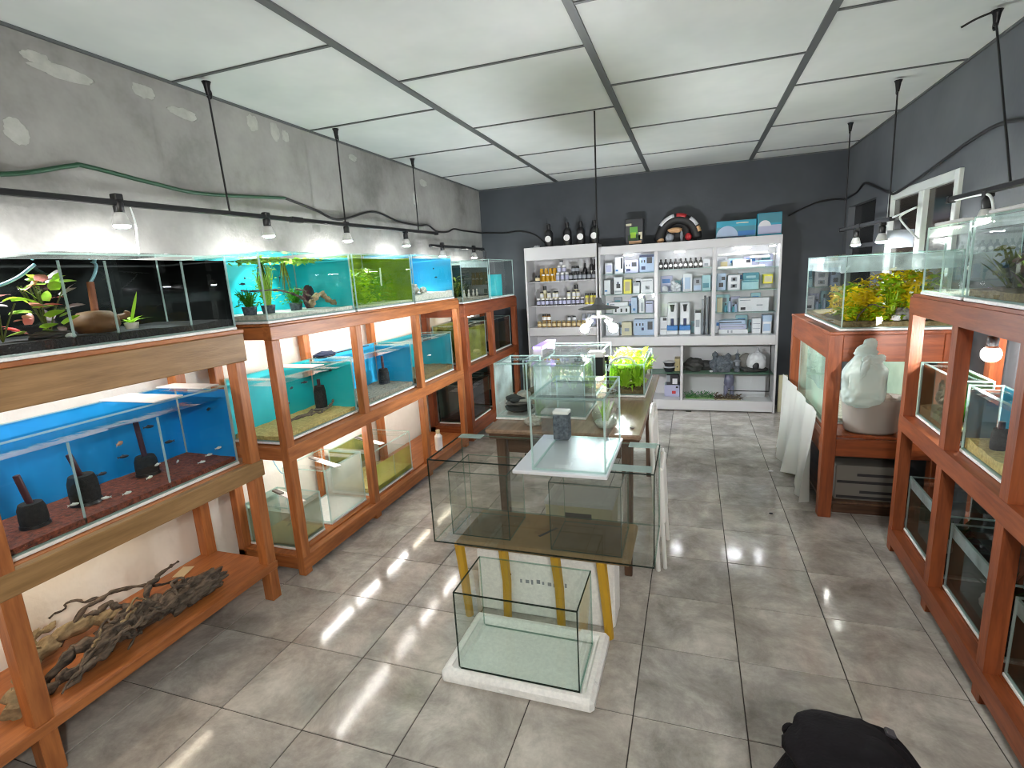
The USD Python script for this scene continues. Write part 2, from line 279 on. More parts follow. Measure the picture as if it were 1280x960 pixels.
# right wall with two openings
wr = struct('wall_right', label='slate grey painted wall with windows')
W1 = (4.00, 5.22, 1.22, 2.14); W2 = (5.62, 6.50, 1.30, 2.16)
y = YF-.1
for a, b, z0, z1 in (W1, W2):
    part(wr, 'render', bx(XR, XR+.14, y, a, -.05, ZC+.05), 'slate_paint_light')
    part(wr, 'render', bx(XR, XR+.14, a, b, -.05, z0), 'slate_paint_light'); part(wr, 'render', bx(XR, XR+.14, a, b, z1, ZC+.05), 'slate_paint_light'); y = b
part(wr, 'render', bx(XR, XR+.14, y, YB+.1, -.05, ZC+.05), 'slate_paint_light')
w = struct('window_1', label='white framed two-light window, dark outside')
a, b, z0, z1 = W1; mid = 4.55; fx0, fx1 = XR-.025, XR+.05
part(w, 'window_frame', cat([rbx(fx0, fx1, a, a+.055, z0, z1), rbx(fx0, fx1, b-.055, b, z0, z1), rbx(fx0, fx1, a+.055, b-.055, z1-.06, z1), rbx(fx0, fx1, a+.055, b-.055, z0, z0+.06), rbx(fx0, fx1, mid-.045, mid+.045, z0+.06, z1-.06)]), 'window_frame')
part(w, 'pane', bx(XR+.01, XR+.016, a+.055, mid-.045, z0+.06, z1-.06), 'window_dusk'); part(w, 'pane', bx(XR+.01, XR+.016, mid+.045, b-.055, z0+.06, z1-.06), 'window_dusk')
w = struct('window_2', label='small unlit window near the corner')
a, b, z0, z1 = W2
part(w, 'pane', bx(XR+.06, XR+.066, a, b, z0, z1), 'window_night'); part(w, 'sill', rbx(XR-.02, XR+.06, a, b, z0-.02, z0+.012), 'window_frame'); part(w, 'transom', rbx(XR+.03, XR+.06, a, b, 1.74, 1.78), 'slate_paint_light')
# grey trim strip where ceiling meets wall
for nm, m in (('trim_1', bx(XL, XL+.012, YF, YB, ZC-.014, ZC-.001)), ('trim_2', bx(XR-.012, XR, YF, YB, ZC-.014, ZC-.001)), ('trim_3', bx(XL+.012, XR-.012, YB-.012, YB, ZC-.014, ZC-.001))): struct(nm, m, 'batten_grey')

# ================================================================ cables on the walls
def cable(label, pts, r, mat, n=60, name='cable'):
    return one(name, tube(curve(pts, n), r, 7), mat, label, 'cable', smooth=True)
cable('green cable clipped in swags along the left wall above the nearest tanks', [(-2.606, .3, 2.16), (-2.606, 1.1, 2.15), (-2.606, 1.45, 2.16), (-2.606, 1.72, 2.235), (-2.606, 1.79, 2.245), (-2.606, 2.1, 2.215), (-2.606, 2.4, 2.2), (-2.606, 3.04, 2.25)], .010, 'cable_green', 80)
cable('black cable looping along the left wall above the further tanks', [(-2.606, 3.04, 2.25), (-2.606, 3.35, 2.2), (-2.606, 3.61, 2.155), (-2.606, 4.1, 2.257), (-2.606, 4.5, 2.21), (-2.606, 4.91, 2.20), (-2.606, 5.1, 2.215), (-2.606, 5.3, 2.165), (-2.606, 5.56, 2.175), (-2.606, 5.75, 2.22), (-2.606, 6.0, 2.215), (-2.606, 6.45, 2.22), (-2.606, 6.61, 2.22)], .009, 'cable_black', 140)
cable('black cable sagging across the back wall above the jar cabinet', [(-2.6, 6.617, 2.225), (-2.3, 6.617, 2.20), (-2.09, 6.617, 2.205), (-1.9, 6.617, 2.15), (-1.76, 6.617, 2.03), (-1.7, 6.617, 1.99)], .009, 'cable_black', 60)
cable('black cable rising across the back wall to the right corner', [(.98, 6.617, 2.13), (1.1, 6.617, 2.19), (1.25, 6.617, 2.245), (1.4, 6.617, 2.26), (1.506, 6.617, 2.25)], .009, 'cable_black', 50)
cable('black cable swagged along the right wall over the window', [(1.506, 6.61, 2.25), (1.506, 6.2, 2.27), (1.506, 5.95, 2.32), (1.506, 5.6, 2.24), (1.506, 5.25, 2.15), (1.478, 5.0, 2.12), (1.478, 4.6, 2.16), (1.478, 4.3, 2.2), (1.506, 3.95, 2.27), (1.506, 3.6, 2.29), (1.506, 3.2, 2.23), (1.506, 2.6, 2.22), (1.506, 1.5, 2.25)], .010, 'cable_black', 120)

# ================================================================ lamps
def hanger(x, y, z0, label, top=(0, 0)):
    t = thing('lamp_hanger', label, 'hanger', (x, y, z0)); h = ZC-z0-.012
    part(t, 'wire', tube([(0, 0, 0), (top[0], top[1], h-.05)], .0052, 6), 'cable_black', True)
    part(t, 'hook', mv(cat([lathe([(0, h-.075), (.010, h-.07), (.017, h-.02), (.024, h-.004), (0, h)], 10), tube(curve([(0, .008, h-.03), (0, .020, h-.05), (0, .018, h-.075), (0, .004, h-.085), (0, -.008, h-.075)], 16), .005, 6)]), top[0], top[1], 0), 'dark_steel', True)
def rail(x, y0, y1, z0, z1, label):
    t = thing('lamp_rail', label, 'lamp rail', (x, (y0+y1)/2, (z0+z1)/2)); L = (y1-y0)/2; d = (z1-z0)/2
    m = rbx(-.016, .016, -L, L, -.013, .013, .004); m.apply_transform(trimesh.transformations.rotation_matrix(math.atan2(d, L), (1, 0, 0))); part(t, 'bar', m, 'black_plastic')
    part(t, 'joint', mv(rbx(-.02, .02, -.05, .05, -.017, .017), 0, L*.12, d*.12), 'black_plastic'); part(t, 'end_cap', mv(rbx(-.019, .019, -.015, .015, -.017, .017), 0, L, d), 'black_plastic')
    return t
def lamp(x, y, z, label, mat='bulb_white', group=None, kind=0, name='spot_lamp'):
    "z = the bottom of the bulb; socket above, short stem to the rail"
    t = thing(name, label, 'lamp', (x, y, z), group=group)
    if kind: part(t, 'bulb', mv(icosphere(3, .037), 0, 0, .036), mat, True)
    else: part(t, 'bulb', lathe([(0, 0), (.02, .0015), (.031, .007), (.0335, .014)], 20), mat, True)
    if kind: part(t, 'neck', lathe([(.026, .062), (.022, .072), (0, .072)], 16), 'lamp_shade', True)
    else: part(t, 'diffuser_body', lathe([(.0335, .012), (.036, .012), (.037, .018), (.024, .062), (.019, .07), (0, .07)], 20), 'lamp_shade', True, label='white plastic heat sink')
    part(t, 'socket', lathe([(0, .068), (.021, .069), (.022, .108), (.014, .122), (0, .124)], 16), 'black_plastic', True)
    part(t, 'clamp', rbx(-.019, .019, -.019, .019, .118, .148), 'black_plastic')
    return t
HZ = 2.075
for (x, y, n) in ((-2.432, 2.366, 'thin black hanger with hooked top, nearest of the three on the left'), (-2.404, 3.407, 'thin black hanger with hooked top, middle of the three on the left'), (-2.412, 4.519, 'thin black hanger with hooked top, furthest of the three on the left')):
    hanger(-2.41, y, 2.0665+.0139*(y-1.4), n, (x+2.41, 0))
rail(-2.41, .35, 4.88, 2.045, 2.108, 'long black lamp rail hung above the left tanks')
rail(-2.41, 4.72, 6.1, 1.985, 1.99, 'short black lamp rail above the furthest left tanks')
for y, z, n in ((1.26, 1.96, 'lit spot lamp on the left rail at the left edge of the view'), (1.755, 1.965, 'lit spot lamp with white cone over the black-backed tank'), (2.63, 1.965, 'lit spot lamp over the blue tank with floating plants'), (3.41, 1.97, 'lit spot lamp over the mossy green tank'), (4.27, 1.965, 'lit spot lamp at the far end of the long left rail')):
    lamp(-2.41, y, z-.01, n, 'bulb_white')
for y, z, n in ((4.99, 1.875, 'small lit lamp under the short left rail, nearer one'), (5.82, 1.875, 'small lit lamp under the short left rail, further one')):
    lamp(-2.41, y, z, n)
cable('thin white hose hanging beside the cone lamp into the black-backed tank', [(-2.40, 1.80, 2.05), (-2.398, 1.81, 1.98), (-2.40, 1.805, 1.9), (-2.40, 1.80, 1.83)], .004, 'hose_white', 20, 'airline')
# right-hand lamps
for x, y, z, tx, n in ((1.25, 2.86, 1.925, (.073, .47), 'thin black hanger on the right, nearest, over the near rack'), (1.235, 4.275, 1.90, -.01, 'thin black hanger on the right over the yellow plant tank'), (1.23, 5.346, 1.90, -.01, 'thin black hanger on the right, furthest, near the corner window')):
    hanger(x, y, z, n, tx if isinstance(tx, tuple) else (tx, 0))
cable('small dark wire twist at the ceiling by the nearest right hanger', [(1.31, 3.33, 2.735), (1.25, 3.34, 2.72), (1.20, 3.36, 2.70)], .005, 'cable_black', 14, 'wire_tie')
rail(1.25, 1.4, 3.40, 1.905, 1.915, 'dark lamp rail above the near right rack')
rail(1.23, 4.18, 5.45, 1.885, 1.89, 'dark lamp rail above the yellow plant tank')
lamp(1.25, 3.03, 1.765, 'warm lit lamp with white cone on the near right rail', 'bulb_warm')
lamp(1.25, 2.05, 1.765, 'lit lamp on the right rail above the nearest right tank, out to the side')
lamp(1.23, 4.36, 1.735, 'very bright lamp directly over the yellow plant tank', 'bulb_cool')
lamp(1.23, 4.98, 1.735, 'lit lamp behind the bright one over the yellow plant tank')
t = thing('reflector_panel', 'pale translucent panel beside the bright lamp over the yellow plant tank', 'reflector', (1.33, 4.3, 1.7)); part(t, 'sheet', rbx(-.06, .10, .10, .104, 0, .12, .001), 'p_grey'); part(t, 'fixing_strip', rbx(-.02, .02, -.02, .104, .12, .185), 'black_plastic')
cable('bent white tube on the lamp rail in front of the window', [(1.232, 4.19, 1.892), (1.24, 3.82, 1.92), (1.24, 4.02, 1.90), (1.235, 4.05, 1.87), (1.27, 3.95, 1.78), (1.29, 3.90, 1.74)], .006, 'hose_white', 26, 'airline')
cable('white cord curving down from the cone lamp to the near right tank', [(1.24, 3.32, 1.905), (1.24, 3.05, 1.90), (1.235, 2.96, 1.87), (1.235, 2.93, 1.80), (1.23, 2.93, 1.765), (1.22, 3.0, 1.76)], .006, 'hose_white', 30, 'airline')
# the pendants: one over the table, one added unseen behind the viewer to light the floor
def pendant(x, y, z, label, mat):
    t = thing('pendant_lamp', label, 'pendant lamp', (x, y, z))
    part(t, 'cord', tube([(0, 0, .24), (0, 0, ZC-z-.01)], .006, 6), 'cable_black', True)
    part(t, 'shade', lathe([(0, .245), (.02, .24), (.03, .20), (.055, .185), (.15, .165), (.152, .158), (.05, .17), (0, .175)], 28), 'pendant_grey', True)
    part(t, 'bracket', cat([tube([(0, 0, .17), (0, 0, .10)], .014, 8), tube([(-.10, 0, .075), (-.05, 0, .10), (.05, 0, .10), (.10, 0, .075)], .010, 8)]), 'white_plastic', True)
    for s in (-1, 1):
        part(t, 'socket', mv(rx(lathe([(0, .0), (.02, .0), (.021, .05), (0, .052)], 12), -s*35, (0, 1, 0)), s*.085, 0, .04), 'white_plastic', True)
        part(t, 'bulb', mv(icosphere(3, .034), s*.108, 0, .012), mat, True)
pendant(-.662, 3.955, 1.22, 'grey cone pendant with two bright bulbs hanging over the middle table', 'bulb_pendant')
pendant(.45, -.55, 2.05, 'added grey cone pendant with two bulbs behind the viewer, lighting the floor', 'bulb_added')

# ================================================================ racks
class Frame:
    "a turned set of axes: local (x, y) about a pivot"
    def __init__(s, px=0, py=0, deg=0): s.px, s.py, s.deg = px, py, deg
    def at(s, x, y):
        a = math.radians(s.deg); dx, dy = x-s.px, y-s.py
        return s.px+dx*math.cos(a)-dy*math.sin(a), s.py+dx*math.sin(a)+dy*math.cos(a)
F0 = Frame(); FR = Frame(1.065, 2.75, -2.9); FT = Frame(-.24, 2.56, -3.0)
def fthing(fr, name, label, c, x, y, z, group=None):
    X, Y = fr.at(x, y); return thing(name, label, c, (X, Y, z), fr.deg, group)
def rack(fr, label, side, xf, xb, posts, top, mid, bot, pw, mats, board=None, ext=(0, 0), midposts=None):
    """side: +1 when the open front faces +x. posts: y of the centres. top/mid/bot: (z0, z1) of the front rails"""
    w = mats; ya, yb = posts[0]-pw/2-ext[0], posts[-1]+pw/2+ext[1]; d = pw*.8*side
    t = fthing(fr, 'tank_rack', label, 'rack', (xf+xb)/2, (ya+yb)/2, 0); ox, oy = (xf+xb)/2, (ya+yb)/2
    def B(x0, x1, y0, y1, z0, z1): return rbx(x0-ox, x1-ox, y0-oy, y1-oy, z0, z1, .003)
    rail_d = .03*side
    for y in posts:
        part(t, 'post', B(xf-d, xf, y-pw/2, y+pw/2, 0, top[0]), w+'z'); part(t, 'post', B(xb, xb+d, y-pw/2, y+pw/2, 0, top[0]), w+'z')
    for z0, z1 in ((top, mid, bot) if bot else (top, mid)):
        part(t, 'rail', B(xf-d-.003*side, xf+.003*side, ya, yb, z0, z1) if (z0, z1) == top else B(xf-d-.002*side, xf+.002*side, ya+.001, yb-.001, z0, z1), w+'y')
        part(t, 'rail', B(xb-.001*side, xb+d, ya, yb, z0, z1), w+'y')
    for y in (posts[0], posts[-1]):
        for z0, z1 in ((top, mid, bot) if bot else (top, mid)):
            part(t, 'end_rail', B(xb+d, xf-d, y-pw/2+.005, y+pw/2-.005, z0+.004, z1-.004), w+'x')
    part(t, 'shelf_board', B(xb+d*.2, xf-d*.1, ya+.004, yb-.004, top[1], top[1]+.014), w+'y')
    part(t, 'shelf_board', B(xb+d, xf-d, ya+.03, yb-.03, mid[1]-.016, mid[1]-.002), w+'y')
    if board: part(t, 'shelf_board', B(xb+d*.1, xf-(0 if not bot else d), ya+.002, yb-.002, *board), w+'y', label='bottom shelf board')
    return t, B
# nearest left rack: olive front beams, orange posts and bottom shelf
t = thing('tank_rack', 'nearest wooden rack on the left, olive front beams, driftwood on its bottom shelf', 'rack', (-2.36, 1.0, 0))
def B(x0, x1, y0, y1, z0, z1): return rbx(x0+2.36, x1+2.36, y0-1.0, y1-1.0, z0, z1, .003)
for y in (.06, .93, 2.0):
    for x in (-2.15, -2.57): part(t, 'post', B(x-.03, x+.03, y-.03, y+.03, 0, 1.31), 'orange_wood_z')
for (z0, z1) in ((1.31, 1.448), (.70, .785)):
    part(t, 'rail', B(-2.155, -2.117, .02, 2.045, z0, z1), 'olive_wood_y', label='olive front beam'); part(t, 'rail', B(-2.60, -2.56, .02, 2.045, z0, z1), 'orange_wood_y')
    for y in (.04, 2.02): part(t, 'end_rail', B(-2.56, -2.155, y-.02, y+.02, z0, z1), 'orange_wood_x')
part(t, 'shelf_board', B(-2.60, -2.116, .01, 2.05, 1.449, 1.468), 'orange_wood_y'); part(t, 'shelf_board', B(-2.56, -2.156, .06, 2.0, .775, .786), 'orange_wood_y')
part(t, 'shelf_board', B(-2.60, -2.112, .01, 2.03, .172, .215), 'orange_wood_y', label='bottom shelf board')
# long middle rack of three bays
rack(F0, 'long orange wooden rack of three tiers in the middle of the left wall', 1, -2.115, -2.60, [2.25, 3.00, 3.82, 4.61], (1.385, 1.46), (.70, .782), (.03, .115), .062, 'orange_wood_', board=(.108, .126))
# far rack, darker
rack(F0, 'dark red-brown wooden rack in the far left corner', 1, -2.115, -2.60, [4.80, 5.53, 6.37], (1.28, 1.395), (.70, .785), (.05, .14), .075, 'red_wood_', board=(.135, .15))
# right rack
rack(FR, 'red-brown wooden rack of three tiers standing nearest along the right wall', -1, 1.065, 1.455, [.95, 1.55, 2.14, 2.71, 3.285], (1.345, 1.435), (.715, .80), (.045, .135), .060, 'red_wood_', board=(.128, .142))

# ================================================================ glass tanks
def tank(fr, label, x0, x1, y0, y1, z0, z1, back=None, backside=None, water=None, bed=None, bed_h=.03, glassm='pane_clear', edgem='edge_light', div=(), divx=(), under=True, filmf=None, filmside=None, band=False, end=None, lid=None, brace=True, front=None, floor=None):
    """One aquarium. backside: '+x', '-x', '+y' side carrying the background sheet. front: the side seen first, for films."""
    cx, cy = (x0+x1)/2, (y0+y1)/2; X, Y = fr.at(cx, cy)
    uz = .014 if under else 0
    t = thing('fish_tank', label, 'fish tank', (X, Y, z0), fr.deg)
    hx, hy, H = (x1-x0)/2, (y1-y0)/2, z1-z0; g = .004
    def sheet(a):
        return a
    b = uz+.006
    ps = {'-x': bx(-hx+g-.0005, -hx+g+.0005, -hy+g, hy-g, b, H-.002), '+x': bx(hx-g-.0005, hx-g+.0005, -hy+g, hy-g, b, H-.002), '-y': bx(-hx+g, hx-g, -hy+g-.0005, -hy+g+.0005, b, H-.002), '+y': bx(-hx+g, hx-g, hy-g-.0005, hy-g+.0005, b, H-.002)}
    def one_sided(side):      # one glass surface per pane; its thickness shows on the bevelled edge strips
        s = g
        if side == '-x': v = [(-hx+s, -hy+s, b), (-hx+s, hy-s, b), (-hx+s, hy-s, H-.002), (-hx+s, -hy+s, H-.002)]
        if side == '+x': v = [(hx-s, -hy+s, b), (hx-s, hy-s, b), (hx-s, hy-s, H-.002), (hx-s, -hy+s, H-.002)]
        if side == '-y': v = [(-hx+s, -hy+s, b), (hx-s, -hy+s, b), (hx-s, -hy+s, H-.002), (-hx+s, -hy+s, H-.002)]
        if side == '+y': v = [(-hx+s, hy-s, b), (hx-s, hy-s, b), (hx-s, hy-s, H-.002), (-hx+s, hy-s, H-.002)]
        return trimesh.Trimesh(v, [(0, 1, 2), (0, 2, 3)], process=False)
    for side in ('-x', '+x', '-y', '+y'):
        if side != backside: part(t, 'glass_pane', one_sided(side), glassm)
    if floor is None: floor = glassm if not bed else bed
    part(t, 'base_pane', bx(-hx+g, hx-g, -hy+g, hy-g, uz, uz+.006) if floor != glassm else trimesh.Trimesh([(-hx, -hy, b), (hx, -hy, b), (hx, hy, b), (-hx, hy, b)], [(0, 1, 2), (0, 2, 3)], process=False), floor if floor == glassm else 'edge_green')
    dk = edgem in ('edge_dark', 'edge_soft'); e = .0034 if not dk else .0024 if edgem == 'edge_dark' else .0018; m = []; mf = []
    for sx in (-1, 1):
        for sy in (-1, 1): (mf if dk and sy > 0 else m).append(bx(sx*hx-e*(sx > 0)*2, sx*hx+e*(sx < 0)*2, sy*hy-e*(sy > 0)*2, sy*hy+e*(sy < 0)*2, uz, H))
    for z in (uz, H-2*e):
        for s in (-1, 1):
            (mf if (dk and s > 0) or (not dk and z > uz) else m).append(bx(-hx+2*e, hx-2*e, s*hy-e*(s > 0)*2, s*hy+e*(s < 0)*2, z, z+2*e)); (mf if dk == (z == uz) else m).append(bx(s*hx-e*(s > 0)*2, s*hx+e*(s < 0)*2, -hy+2*e, hy-2*e, z, z+2*e))
    part(t, 'glass_edge', cat(m), edgem)
    if mf: part(t, 'silicone_seam', cat(mf), 'edge_faint' if dk else 'edge_rim', label='faint clear seam')
    if under: part(t, 'underlay', rbx(-hx-.004, hx+.004, -hy-.002, hy+.002, 0, uz-.001, .002), 'styrofoam', label='white foam underlay')
    if back:
        q = {'+x': bx(hx-.004, hx-.001, -hy+.009, hy-.009, b, H-.004), '-x': bx(-hx+.001, -hx+.004, -hy+.009, hy-.009, b, H-.004), '+y': bx(-hx+.009, hx-.009, hy-.004, hy-.001, b, H-.004)}[backside]
        part(t, 'background_sheet', q, back, label='coloured background sheet')
    if end:
        q = {'+y': bx(-hx+.01, hx-.01, hy-.0035, hy-.0005, b, H-.02), '-y': bx(-hx+.01, hx-.01, -hy+.0005, -hy+.0035, b, H-.02)}[end[0]]
        part(t, 'background_sheet', q, end[1], label='coloured end sheet')
    if bed:
        n = 14; gx, gy = np.meshgrid(np.linspace(-hx+.009, hx-.009, n), np.linspace(-hy+.009, hy-.009, n*2), indexing='ij')
        zz = b+.001+bed_h*(.7+.6*meshkit.fbm(np.stack([gx*9+X*3, gy*9+Y*3, gx*0], -1), 3, 3))
        V = np.vstack([np.stack([gx, gy, zz], -1).reshape(-1, 3), np.stack([gx, gy, zz*0+b+.0005], -1).reshape(-1, 3)]); N2 = n*n*2; Fc = []
        k = lambda i, j: i*n*2+j
        for i in range(n-1):
            for j in range(2*n-1): Fc += [(k(i, j), k(i+1, j), k(i+1, j+1)), (k(i, j), k(i+1, j+1), k(i, j+1))]
        ring = [k(i, 0) for i in range(n)]+[k(n-1, j) for j in range(1, 2*n)]+[k(i, 2*n-1) for i in range(n-2, -1, -1)]+[k(0, j) for j in range(2*n-2, 0, -1)]
        for a, c in zip(ring, ring[1:]+ring[:1]): Fc += [(a, a+N2, c+N2), (a, c+N2, c)]
        part(t, 'gravel', trimesh.Trimesh(V, Fc, process=False), bed, 40, kind='stuff')
    if water:
        zw = water-z0; n = 2
        part(t, 'water', trimesh.Trimesh([(-hx+.009, -hy+.009, zw), (hx-.009, -hy+.009, zw), (hx-.009, hy-.009, zw), (-hx+.009, hy-.009, zw)], [(0, 1, 2), (0, 2, 3)], process=False), 'water', label='water surface')
    for y in div:
        yy = y-cy; part(t, 'divider_pane', trimesh.Trimesh([(-hx+.01, yy, b), (hx-.01, yy, b), (hx-.01, yy, H-.012), (-hx+.01, yy, H-.012)], [(0, 1, 2), (0, 2, 3)], process=False), glassm)
        fx = (hx-.012 if front == '+x' else -hx+.012); part(t, 'divider_edge', bx(fx-.003, fx+.003, yy-.0035, yy+.0035, b, (water-z0 if water else H)-.004), edgem)
    if brace and (x1-x0 < y1-y0):
        for s in (-1, 1): part(t, 'brace', rbx(-hx+.01, hx-.01, s*(hy-.07)-.03, s*(hy-.07)+.03, H-.018, H-.012, .002), 'lid_glass')
    fi = .0012
    def filmq(z_a, z_b, s):
        d = g+fi
        if s == '+x': v = [(hx-d, -hy+.01, z_a), (hx-d, hy-.01, z_a), (hx-d, hy-.01, z_b), (hx-d, -hy+.01, z_b)]
        elif s == '-x': v = [(-hx+d, -hy+.01, z_a), (-hx+d, hy-.01, z_a), (-hx+d, hy-.01, z_b), (-hx+d, -hy+.01, z_b)]
        elif s == '-y': v = [(-hx+.01, -hy+d, z_a), (hx-.01, -hy+d, z_a), (hx-.01, -hy+d, z_b), (-hx+.01, -hy+d, z_b)]
        return trimesh.Trimesh(v, [(0, 1, 2), (0, 2, 3)], process=False)
    for s in (filmside or [front] if (front or filmside) else []):
        if band and water: part(t, 'lime_band', filmq(water-z0, H-.01, s), 'lime_lit_haze', label='whitish lime staining above the waterline')
        if filmf: part(t, 'stain_haze', filmq(b, (water-z0 if water else H-.01), s), filmf, label='film on the glass')
    if lid:
        part(t, 'lid', rbx(-hx+.02, hx-.02, -hy+lid[0], -hy+lid[1], H+.001, H+.007, .002), 'lid_glass', label='loose glass lid')
    return t
LX0, LX1 = -2.575, -2.125
tank(F0, 'long black-backed tank on top of the nearest left rack, pink-leaved plant inside', LX0, LX1, .10, 2.015, 1.469, 1.822, 'black_back', '-x', 1.80, 'black_gravel', .03, div=(1.30, 1.46, 1.785), front='+x', end=('+y', 'black_back'), lid=(1.2, 1.7))
tank(F0, 'long blue tank with rust red gravel in the nearest left rack', -2.535, -2.187,   .12, 1.955, .788, 1.20, 'blue_back', '-x', 1.14, 'red_gravel', .022, div=(1.235, 1.59), front='+x', glassm='pane_clear', end=('+y', 'blue_back'))
tank(F0, 'turquoise tank with floating plants and bent driftwood atop the middle rack', LX0, LX1, 2.225, 3.0, 1.476, 1.85, 'cyan_back', '-x', 1.815, 'white_gravel', .02, front='+x', lid=(.1, .5), end=('+y', 'cyan_back'))
tank(F0, 'vivid green moss-filled tank atop the middle rack', LX0, LX1, 3.03, 3.80, 1.476, 1.855, 'green_back', '-x', 1.825, 'white_gravel', .015, front='+x', filmf='green_film', lid=(.2, .6), end=('+y', 'green_back'))
tank(F0, 'sky blue tank with pale gravel and white stones atop the middle rack', LX0, LX1, 3.825, 4.57, 1.476, 1.865, 'sky_back', '-x', 1.835, 'white_gravel', .05, front='+x', lid=(.1, .45), end=('+y', 'sky_back'))
tank(F0, 'turquoise tank with yellow sand in the middle tier of the middle rack', -2.535, -2.187, 2.26, 2.985, .788, 1.165, 'cyan_back', '-x', 1.125, 'yellow_sand', .022, front='+x', end=('+y', 'cyan_back'))
tank(F0, 'bright blue tank with dark gravel and a black filter, middle tier of the middle rack', -2.535, -2.187, 3.02, 3.79, .788, 1.17, 'sky_back', '-x', 1.13, 'grey_gravel', .03, front='+x', end=('+y', 'sky_back'))
tank(F0, 'teal tank with brown bed, far end of the middle tier of the middle rack', -2.535, -2.187, 3.84, 4.57, .788, 1.165, 'teal_back', '-x', 1.14, 'brown_soil', .04, front='+x', end=('+y', 'teal_back'))
tank(F0, 'grey cloudy tank with a turtle dark speck, bottom shelf of the middle rack', LX0+.03, LX1-.08, 2.27, 2.53, .128, .395, 'pale_back', '-x', .36, 'yellow_sand', .012, glassm='pane_green', front='+x', filmf='murk_pale', filmside=['+x', '-y'])
tank(F0, 'taller empty cloudy tank on the bottom shelf of the middle rack', LX0+.03, LX1-.08, 2.60, 2.99, .128, .50, None, None, None, None, glassm='pane_clear', front='+x', filmf='milky')
tank(F0, 'yellow-green tank split by a glass divider on the bottom shelf of the middle rack', LX0+.03, LX1-.05, 3.06, 3.62, .128, .46, 'olive_back', '-x', .345, 'yellow_sand', .03, div=(3.37,), front='+x', filmf='yellow_film', glassm='pane_clear')
tank(F0, 'dim planted tank atop the dark rack in the far left corner', LX0, LX1, 4.77, 5.50, 1.411, 1.825, 'murk_back', '-x', 1.76, 'grey_gravel', .03, glassm='pane_green', front='+x', band=True, end=('+y', 'murk_back'), lid=(.1, .6))
tank(F0, 'empty clear tank holding a blue sheet atop the dark corner rack', LX0, LX1, 5.54, 6.36, 1.411, 1.85, None, None, None, None, glassm='pane_clear', front='+x')
tank(F0, 'olive green tank in the middle tier of the dark corner rack', -2.535, -2.187, 4.86, 5.47, .788, 1.19, 'olive_back', '-x', 1.15, 'brown_soil', .03, front='+x', filmf='yellow_film')
tank(F0, 'murky dark tank at the far end of the corner rack', -2.535, -2.187, 5.62, 6.32, .788, 1.17, 'murk_back', '-x', 1.12, 'black_gravel', .03, front='+x', filmf='brown_film')
for y0, y1, n in ((4.86, 5.47, 'near'), (5.60, 6.31, 'far')):
    tank(F0, 'grey dark-rimmed tank on the bottom shelf of the corner rack, %s one' % n, -2.535, -2.187, y0, y1, .152, .56, 'murk_back', '-x', .5, 'black_gravel', .03, glassm='pane_smoke', edgem='edge_dark', front='+x')
# blue sheet in the empty tank
t = thing('blue_sheet', 'curved bright blue sheet standing inside the empty corner tank', 'sheet', (-2.25, 5.85, 1.432))
a = np.linspace(-.9, .9, 12); arc = np.array([(.12*math.sin(u), .16*u, 0) for u in a]); V = np.vstack([arc, arc+(0, 0, .25), arc*1.02+(.003, 0, 0), arc*1.02+(.003, 0, .25)]); n = 12; Fc = []
for i in range(n-1):
    for o0, o1 in ((0, n), (3*n, 2*n), (n, 3*n), (2*n, 0)): Fc += [(o0+i, o0+i+1, o1+i+1), (o0+i, o1+i+1, o1+i)]
part(t, 'sheet', trimesh.Trimesh(V, Fc, process=False), 'cyan_back', True)
# right-hand tanks
RX0, RX1 = 1.075, 1.45
def RT(label, *a, **k): return tank(FR, label, *a, **k)
RT('glass tank with a divider atop the right rack, nearest the back wall', RX0, RX1, 2.72, 3.21, 1.451, 1.775, 'black_back', '+x', 1.725, None, 0, glassm='pane_green', edgem='edge_light', front='-x', band=True, div=(3.0,), lid=(.02, .3))
RT('long dark planted tank atop the right rack, cut by the photo edge', RX0, RX1, 1.2, 2.685, 1.451, 1.785, 'black_back', '+x', 1.735, 'brown_soil', .03, glassm='pane_clear', edgem='edge_light', front='-x', band=True, lid=(.6, 1.2))
RT('brown murky tank with dark roots, middle tier of the right rack', 1.118, 1.238, 2.748, 3.245, .803, 1.10, 'brown_back', '+x', 1.085, 'brown_soil', .05, front='-x', filmf='brown_film')
RT('blue tank with yellow sand, middle tier of the right rack', 1.118, 1.238, 2.178, 2.672, .803, 1.10, 'sky_back', '+x', 1.07, 'yellow_sand', .045, front='-x', end=('+y', 'grey_end'))
RT('tank with yellow sand at the near end of the right rack middle tier', 1.118, 1.238, 1.588, 2.102, .803, 1.10, 'sky_back', '+x', 1.07, 'yellow_sand', .045, front='-x')
RT('dark green tank, furthest on the right rack bottom tier', 1.118, 1.402, 2.748, 3.247, .145, .465, 'murk_back', '+x', .40, 'black_gravel', .03, front='-x', filmf='murk', band=True)
RT('dark green tank, middle one on the right rack bottom tier', 1.118, 1.402, 2.178, 2.672, .145, .465, 'murk_back', '+x', .40, 'black_gravel', .03, front='-x', filmf='murk', band=True)
RT('dark green tank, nearest on the right rack bottom tier', 1.118, 1.402, 1.588, 2.102, .145, .465, 'murk_back', '+x', .40, 'black_gravel', .03, front='-x', filmf='murk', band=True)
lp = lamp(1.27, 2.88, 1.16, 'lit round lamp hanging inside the right rack above the blue tank', 'bulb_globe', kind=1)
part(lp, 'cord', tube([(0, 0, .147), (0, 0, .185)], .006, 6), 'cable_black', True)
